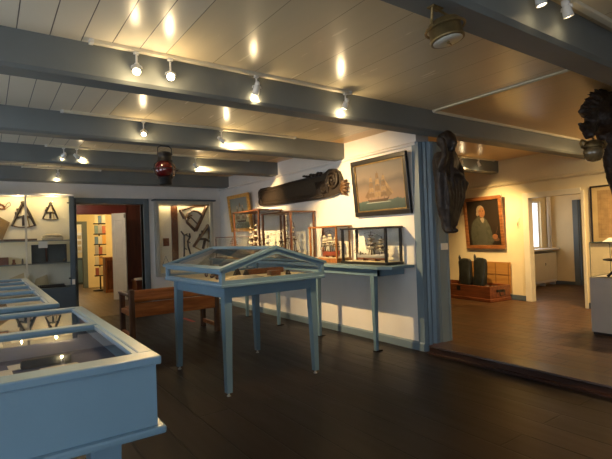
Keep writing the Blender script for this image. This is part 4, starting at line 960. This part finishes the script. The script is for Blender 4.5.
# backstaff
t = thing('backstaff', 'brown backstaff with two arcs at the top of the wall cabinet', 'instrument', (3.2, yc, 1.4)); y = yc-.012
m = MB(); m.tube([(3.45, y, 1.89), (3.34, y, 1.66), (3.21, y, 1.41)], [.034, .032, .034], 6); m.tube([(3.45, y, 1.885), (3.2, y, 1.875), (2.925, y, 1.795)], [.02, .022, .026], 6); m.tube([(2.925, y, 1.80), (3.00, y, 1.64)], .028, 6); m.tube([(3.21, y, 1.41), (3.05, y, 1.57), (3.05, y, 1.68)], [.03, .026, .022], 6); m.tube([(3.05, y, 1.62), (3.13, y, 1.66), (3.26, y, 1.53)], .012, 6); m.build('frame', INSTW, t)
m = MB(); m.tube([(3.02, y-.01, 1.62), (3.06, y-.01, 1.73), (3.15, y-.01, 1.79), (3.26, y-.01, 1.77), (3.36, y-.01, 1.69)], .032, 6, flat=.6); m.build('large_arc', INSTW, t)
m = MB(); m.tube([(3.06, y-.01, 1.60), (3.09, y-.01, 1.68), (3.15, y-.01, 1.70)], .014, 6); m.build('small_arc', mat('mid_instrument', (.22, .11, .04), .4), t)
octant('brown octant hanging at an angle in the wall cabinet', (3.335, yc, 1.03), .26, .50, INSTW, mat('arc_boxwood', (.33, .20, .07), .45), 'octants')
for pts_, lab in (([(2.93, y, 1.41), (2.99, y, 1.33), (2.985, y, 1.10), (2.975, y, .90)], 'left dark forked staff in the wall cabinet'), ([(3.09, y, 1.37), (3.10, y, 1.30), (3.05, y, 1.22), (3.06, y, 1.12), (3.11, y, .95)], 'right dark crooked staff in the wall cabinet')):
    m = MB(); m.tube(pts_, [.014, .018]+[.016]*(len(pts_)-2), 6); a = V(pts_[1]); m.tube([a, a+V((.06 if 'left' in lab else -.07, 0, .03))], .012, 6); m.tube([V(pts_[2]), V(pts_[2])+V((.05, 0, -.03))], .009, 6)
    solo(m, 'cross_staff', EBONY, lab, 'instrument')

# ------------------------------------------------------------------ sea chest, boots
RC = -WA; CHM = Matrix.Translation((wr_x(4.25), 4.25, FR)) @ Matrix.Rotation(RC, 4, 'Z')
t = thing('sea_chest', 'open reddish brown wooden sea chest standing under the portrait', 'chest', CHM.translation, (0, 0, RC))
CL, CW_, CH = 1.25, .50, .25      # local: x from -CW_ (front) to 0 (wall), y from 0 to CL
o_ = -.045
m = MB(); th = .025
m.box((o_-CW_, 0, .04), (o_-CW_+th, CL, CH), .004); m.box((o_-th, 0, .04), (o_, CL, CH), .004); m.box((o_-CW_+th, 0, .04), (o_-th, th, CH), .004); m.box((o_-CW_+th, CL-th, .04), (o_-th, CL, CH), .004); m.box((o_-CW_+th, th, .04), (o_-th, CL-th, .06))
m.build('chest_body', CHESTW, t, True)
m = MB(); m.box((o_-CW_-.02, -.02, 0), (o_, CL+.02, .055), .01); m.build('plinth_moulding', CHESTW, t, True)
m = MB(); m.box((-.042, -.005, .10), (-.018, .80, .615), .004); lid = m.build('lid', LIDM, t, True)
m = MB()
for y_ in (.02, .27, .52): m.box((-.045, y_, .25), (-.0415, y_+.012, .60))
m.box((-.046, .0, .40), (-.0415, .80, .412)); m.build('lid_batten', mat('lid_dark', (.19, .085, .02), .5), lid, True)
m = MB(); m.tube([(o_-CW_*.62, -.005, .17), (o_-CW_*.62, -.03, .17), (o_-CW_*.6, -.038, .10), (o_-CW_*.38, -.038, .10), (o_-CW_*.36, -.03, .17), (o_-CW_*.36, -.005, .17)], .008, 7); m.box((o_-CW_*.7, -.008, .15), (o_-CW_*.3, -.001, .19), .002); m.build('rope_handle', IRON, t, True)
m = MB(); m.box((o_-CW_-.004, .60, .15), (o_-CW_, .68, .23), .002); m.ball((o_-CW_-.004, .64, .19), (.006, .012, .012), 8); m.build('lock_plate', IRON, t, True)
def boot(label, yl, w_, lean, h_):
    b = thing('sea_boot', label, 'boot', CHM @ V((-.30, yl, .061)), (0, 0, RC), 'tall leather boots in the sea chest')
    m = MB(); rings = []
    for z, rx, ry, dx, dy in ((0, .06, .05, 0, 0), (.05, .07, .055, 0, 0), (.10, .06, .06, 0, 0), (.2, .06, w_*.53, .0, -lean*.3), (.33, .055, w_*.50, .01, lean*.4), (.45, .05, w_*.51, .015, lean*.8), (h_-.02, .045, w_*.53, .02, lean), (h_, .043, w_*.53, .02, lean), (h_-.012, .036, w_*.50, .02, lean), (h_-.07, .02, w_*.45, .02, lean)):
        rings.append([(dx+rx*math.cos(a)*(1+.15*math.sin(3*a+z*12)), dy+ry*math.copysign(abs(math.sin(a))**.45, math.sin(a))*(1+.04*math.sin(5*a-z*14)), z+(.035*math.sin(2*a+1+6*lean)*(z/h_)**3 if z > .3 else 0)) for a in [2*PI*k/28 for k in range(28)]])
    m.loft(rings); m.build('shaft', LEATHER, b, True)
    m = MB(); m.loft([[(x, s*w2, z) for s, z in ((-1, 0), (1, 0), (1, hh), (.4, hh*1.2), (-.4, hh*1.2), (-1, hh))] for x, w2, hh in ((.05, .045, .08), (-.05, .05, .07), (-.12, .048, .05), (-.165, .03, .03))]); m.build('foot', LEATHER, b, True)
    m = MB(); m.tube([(.0, w_*.36+lean, h_-.05), (.0, w_*.44+lean, h_+.04), (.0, w_*.40+lean, h_+.085), (.0, w_*.34+lean, h_+.05), (.0, w_*.28+lean, h_-.03)], .018, 6, flat=.4); m.build('pull_strap', LEATHER, b, True)
boot('left tall black leather boot standing in the sea chest', .69, .265, .02, .58)
boot('right tall black leather boot standing in the sea chest', .395, .25, -.01, .60)
for k, (y_, x_, s, lab) in enumerate(((.225, -.33, .05, 'brown wooden block left in the sea chest'), (.165, -.20, .045, 'brown wooden block at the middle of the sea chest contents'), (.11, -.34, .05, 'brown wooden block nearest the handle end of the sea chest'))):
    m = MB(); p = V((0, 0, 0)); m.ball((0, 0, s*.9), (s*.7, s, s*.9), 8); m.rod((-s*.9, 0, s*.9), (s*.9, 0, s*.9), s*.25); m.tube([(0, s*math.cos(a)*.9, s*.95+s*.95*math.sin(a)) for a in [PI*q/8 for q in range(9)]], s*.14, 6); 
    o = m.build('tackle_block', INSTW); o.location = CHM @ V((x_, y_, .155)); ORG[o.name] = o.location; tag(o, lab, 'tackle', 'tackle blocks in the sea chest')
solo(MB().box((-.42, .06, .061), (-.10, .27, .155), .006, CHM), 'tool_tray', BROWNW, 'brown wooden tray inside the sea chest holding tackle', 'tray')

# small fitting between the portrait and the door
t = thing('wall_fitting', 'faint cream upright wall fitting between the portrait and the far doorway', 'fitting', (wr_x(4.09)-.004, 4.09, 1.26), (0, 0, -WA))
MB().box((-.005, -.03, .0), (.003, .03, .16), .002).build('plate', WALLR, t, True)
MB().tube([(-.012, 0, .12), (-.028, 0, .10), (-.028, 0, .06), (-.012, 0, .04)], .005, 6).build('hook', WALLR, t, True)

# ------------------------------------------------------------------ plinth and instrument
px0, px1, py0, py1 = 5.34, 5.86, 1.78, 2.30
t = thing('display_plinth', 'grey plinth with a glass cover at the right edge', 'display case', ((px0+px1)/2, (py0+py1)/2, FR))
MB().box((px0+.015, py0+.015, FR), (px1-.015, py1-.015, FR+.03)).build('kick_base', EBONY, t)
MB().box((px0, py0, FR+.03), (px1, py1, .695), .004).build('pedestal', GREYB, t)
g = .012
m = MB()
for x in (px0+g, px1-g):
    for y in (py0+g, py1-g): m.rod((x, y, .695), (x, y, 1.072), .0035, n=6)
for z in (.70, 1.072):
    for a, b in (((px0+g, py0+g), (px1-g, py0+g)), ((px0+g, py1-g), (px1-g, py1-g)), ((px0+g, py0+g), (px0+g, py1-g)), ((px1-g, py0+g), (px1-g, py1-g))): m.rod((*a, z), (*b, z), .0035, n=6)
m.build('glass_edge', mat('green_glass_edge', (.10, .14, .11), .25), t)
for a, b in (((px0+g, py0+g), (px0+g, py1-g)), ((px1-g, py0+g), (px1-g, py1-g)), ((px0+g, py0+g), (px1-g, py0+g)), ((px0+g, py1-g), (px1-g, py1-g))):
    MB().quad((*a, .695), (*b, .695), (*b, 1.072), (*a, 1.072)).build('glass_side', GLASS, t)
MB().quad((px0+g, py0+g, 1.072), (px1-g, py0+g, 1.072), (px1-g, py1-g, 1.072), (px0+g, py1-g, 1.072)).build('glass_lid', GLASS, t)
solo(MB().prism([(px0+.02, 1.0765), (px0+.20, 1.0765), (px0+.19, 1.115)], 1, 1.80, 2.17), 'caption_card', PAPER, 'white sloping caption on top of the glass covered plinth', 'card')
ic = V((5.50, 2.07, .696))
t = thing('table_compass', 'brass ball instrument on a dark turned claw footed stand in the plinth case', 'instrument', ic)
MB().lathe([(.02, .03), (.035, .05), (.025, .075), (.038, .10), (.022, .13), (.03, .16), (.045, .175)], ic, 18).build('turned_column', EBONY, t)
MB().lathe([(.13, .175), (.145, .18), (.145, .192), (.12, .198)], ic, 30).build('round_top', EBONY, t)
for k in range(3):
    a = 2.5+k*2*PI/3; dv = V((math.cos(a), math.sin(a), 0))
    MB().tube([ic+dv*.02+V((0, 0, .06)), ic+dv*.07+V((0, 0, .055)), ic+dv*.115+V((0, 0, .02)), ic+dv*.125+V((0, 0, .012))], [.016, .016, .013, .016], 8).build('claw_foot', EBONY, t)
MB().lathe([(.03, .198), (.05, .205), (.03, .215), (.012, .222)], ic, 18).build('brass_collar', BRASS, t)
MB().ball(ic+V((.0, -.01, .262)), .045, 12).build('brass_ball', BRASS, t)
MB().tube([ic+V((.0, -.01+.075*math.cos(a), .262+.075*math.sin(a))) for a in [2*PI*k/24 for k in range(24)]], .005, 6, True).build('meridian_ring', BRASS, t)

# ------------------------------------------------------------------ side room and back rooms
t = thing('radiator_cover', 'cream panelled radiator cover under the window in the small room', 'radiator', (9.15, 4.78, FR+.1))
MB().box((8.70, 4.72, FR+.12), (9.56, 4.858, .745), .006).build('front_panel', CREAM, t)
m = MB(); m.box((8.70, 4.73, FR+.07), (9.56, 4.858, FR+.12), .004)
for k in range(3): m.box((8.72+.4*k, 4.76, FR), (8.76+.4*k, 4.858, FR+.07))
m.build('foot_rail', WHITE, t)
MB().tube([(9.1, 4.718, .50), (9.1, 4.71, .50), (9.1, 4.71, .54), (9.1, 4.718, .54)], .006, 6).build('knob', IRON, t)
for x, lab in ((9.45, 'pale upright heating pipe closer to the small window'), (9.53, 'pale upright heating pipe closer to the room corner')): solo(MB().rod((x, 4.81, .83), (x, 4.81, CZ), .022, n=10), 'heating_pipe', WHITE, lab, 'pipe', 'upright heating pipes')
t = thing('white_door_leaf', 'white panelled door leaf standing open behind the back doorway', 'door', (2.35, 10.4, 0), (0, 0, -math.atan2(.26, .22)))
m = MB(); m.box((-.17, 0, .01), (.17, .035, 1.875), .004); m.build('leaf_board', WHITE, t, True)
for z0, z1 in ((.12, .78), (.90, 1.74)):
    m = MB(); 
    for a in ((-.11, z0, .11, z0+.02), (-.11, z1-.02, .11, z1), (-.11, z0+.02, -.09, z1-.02), (.09, z0+.02, .11, z1-.02)): m.box((a[0], -.008, a[1]), (a[2], .002, a[3]), .003)
    m.build('panel_moulding', WHITE, t, True)
MB().box((.145, -.006, 1.77), (.165, .002, 1.85), .002).build('hinge', IRON, t, True)
t = thing('leaflet_rack', 'tall rotating rack of colourful leaflets in the far back room', 'rack', (2.43, 12.9, 0))
m = MB(); m.rod((2.43, 12.9, 0), (2.43, 12.9, 1.95), .018); m.lathe([(.18, 0), (.18, .02), (.05, .04)], (2.43, 12.9, 0), 20); m.build('pole', IRON, t)
cols = [(.35, .10, .06), (.10, .18, .32), (.55, .45, .25), (.50, .48, .42), (.16, .25, .30), (.55, .30, .08), (.30, .30, .32), (.6, .55, .4)]
for r in range(6):
    z = .38+.27*r
    MB().box((2.29, 12.78, z), (2.57, 12.88, z+.03), .003).build('shelf', IRON, t)
    for c in range(3):
        x = 2.295+.092*c
        m = MB(); m.box((x, 12.765, z+.031), (x+.085, 12.779, z+.031+.19+.02*((r+c) % 3)))
        o = solo(m, 'leaflet', mat('leaflet_%d' % ((r*3+c*2) % 8), cols[(r*3+c*2) % 8], .5), 'leaflets in tier %s of the far rack, %s pocket' % (('lowest', 'second', 'third', 'fourth', 'fifth', 'top')[r], ('left', 'middle', 'right')[c]), 'leaflet', 'leaflets in the far rack')
t = thing('wooden_counter', 'orange brown wooden stand in front of the leaflet rack', 'cabinet', (2.5, 12.25, 0))
MB().box((2.41, 12.15, 0), (2.85, 12.45, .86), .006).build('body', ORANGEW, t); MB().box((2.35, 12.10, .86), (2.9, 12.5, .885), .006).build('top', ORANGEW, t)
MB().box((2.45, 12.143, .08), (2.80, 12.15, .80), .003).build('front_panel', BROWNW, t)
t = thing('grey_sideboard', 'low grey cupboard seen through the farthest doorway', 'cabinet', (1.95, 15.6, 0))
MB().box((1.5, 15.4, 0), (2.6, 15.9, .80), .006).build('body', SLATE, t)
for x in (1.52, 2.06): MB().box((x, 15.39, .06), (x+.5, 15.40, .74), .004).build('door', PAINT, t)
t = thing('pinned_poster', 'pale poster hanging above the grey cupboard in the farthest room', 'poster', (2.15, 16.19, .95)); MB().box((1.8, 16.18, .95), (2.6, 16.198, 1.6)).build('sheet', PAPER, t)
for r in range(3):
    for c in range(4): MB().box((1.86+.18*c, 16.176, 1.03+.18*r), (1.97+.18*c, 16.181, 1.15+.18*r)).build('print_panel', OLDP, t)
t = thing('dark_bench', 'dark wooden bench behind the back doorway, right of the white door leaf', 'bench', (2.95, 10.2, 0))
MB().box((2.58, 10.0, .38), (3.6, 10.42, .42), .006).build('seat', REDW, t)
for x in (2.60, 3.5): MB().box((x, 10.03, 0), (x+.06, 10.40, .38), .004).build('leg', REDW, t)
solo(MB().box((2.60, 10.05, .4205), (2.78, 10.25, .46), .004), 'leaflet_box', PAPER, 'small white box on the dark bench behind the back doorway', 'box')

# ------------------------------------------------------------------ world, camera
wld = D.worlds.new('World'); SC.world = wld; wld.use_nodes = True
wld.node_tree.nodes['Background'].inputs['Color'].default_value = (.5, .6, .75, 1); wld.node_tree.nodes['Background'].inputs['Strength'].default_value = .3
cam = D.cameras.new('camera'); co = D.objects.new('camera', cam); COL.objects.link(co)
yaw, pit, rol = math.radians(35.064), math.radians(.775), math.radians(-1.957)
fw = V((math.sin(yaw)*math.cos(pit), math.cos(yaw)*math.cos(pit), math.sin(pit)))
rt = V((math.cos(yaw), -math.sin(yaw), 0)); up = rt.cross(fw)
r2 = rt*math.cos(rol)+up*math.sin(rol); u2 = up*math.cos(rol)-rt*math.sin(rol)
co.matrix_world = Matrix(((r2.x, u2.x, -fw.x, 0), (r2.y, u2.y, -fw.y, 0), (r2.z, u2.z, -fw.z, 1.25), (0, 0, 0, 1)))
cam.sensor_width = 36; cam.sensor_fit = 'HORIZONTAL'; cam.lens = 456.3/612*36; cam.clip_start = .02; cam.clip_end = 60
SC.camera = co
SC.view_settings.view_transform = 'Standard'
SC.view_settings.look = 'None'
SC.view_settings.exposure = 0.84
SC.cycles.use_denoising = True
SC.cycles.max_bounces = 8; SC.cycles.transparent_max_bounces = 24; SC.cycles.sample_clamp_indirect = 3
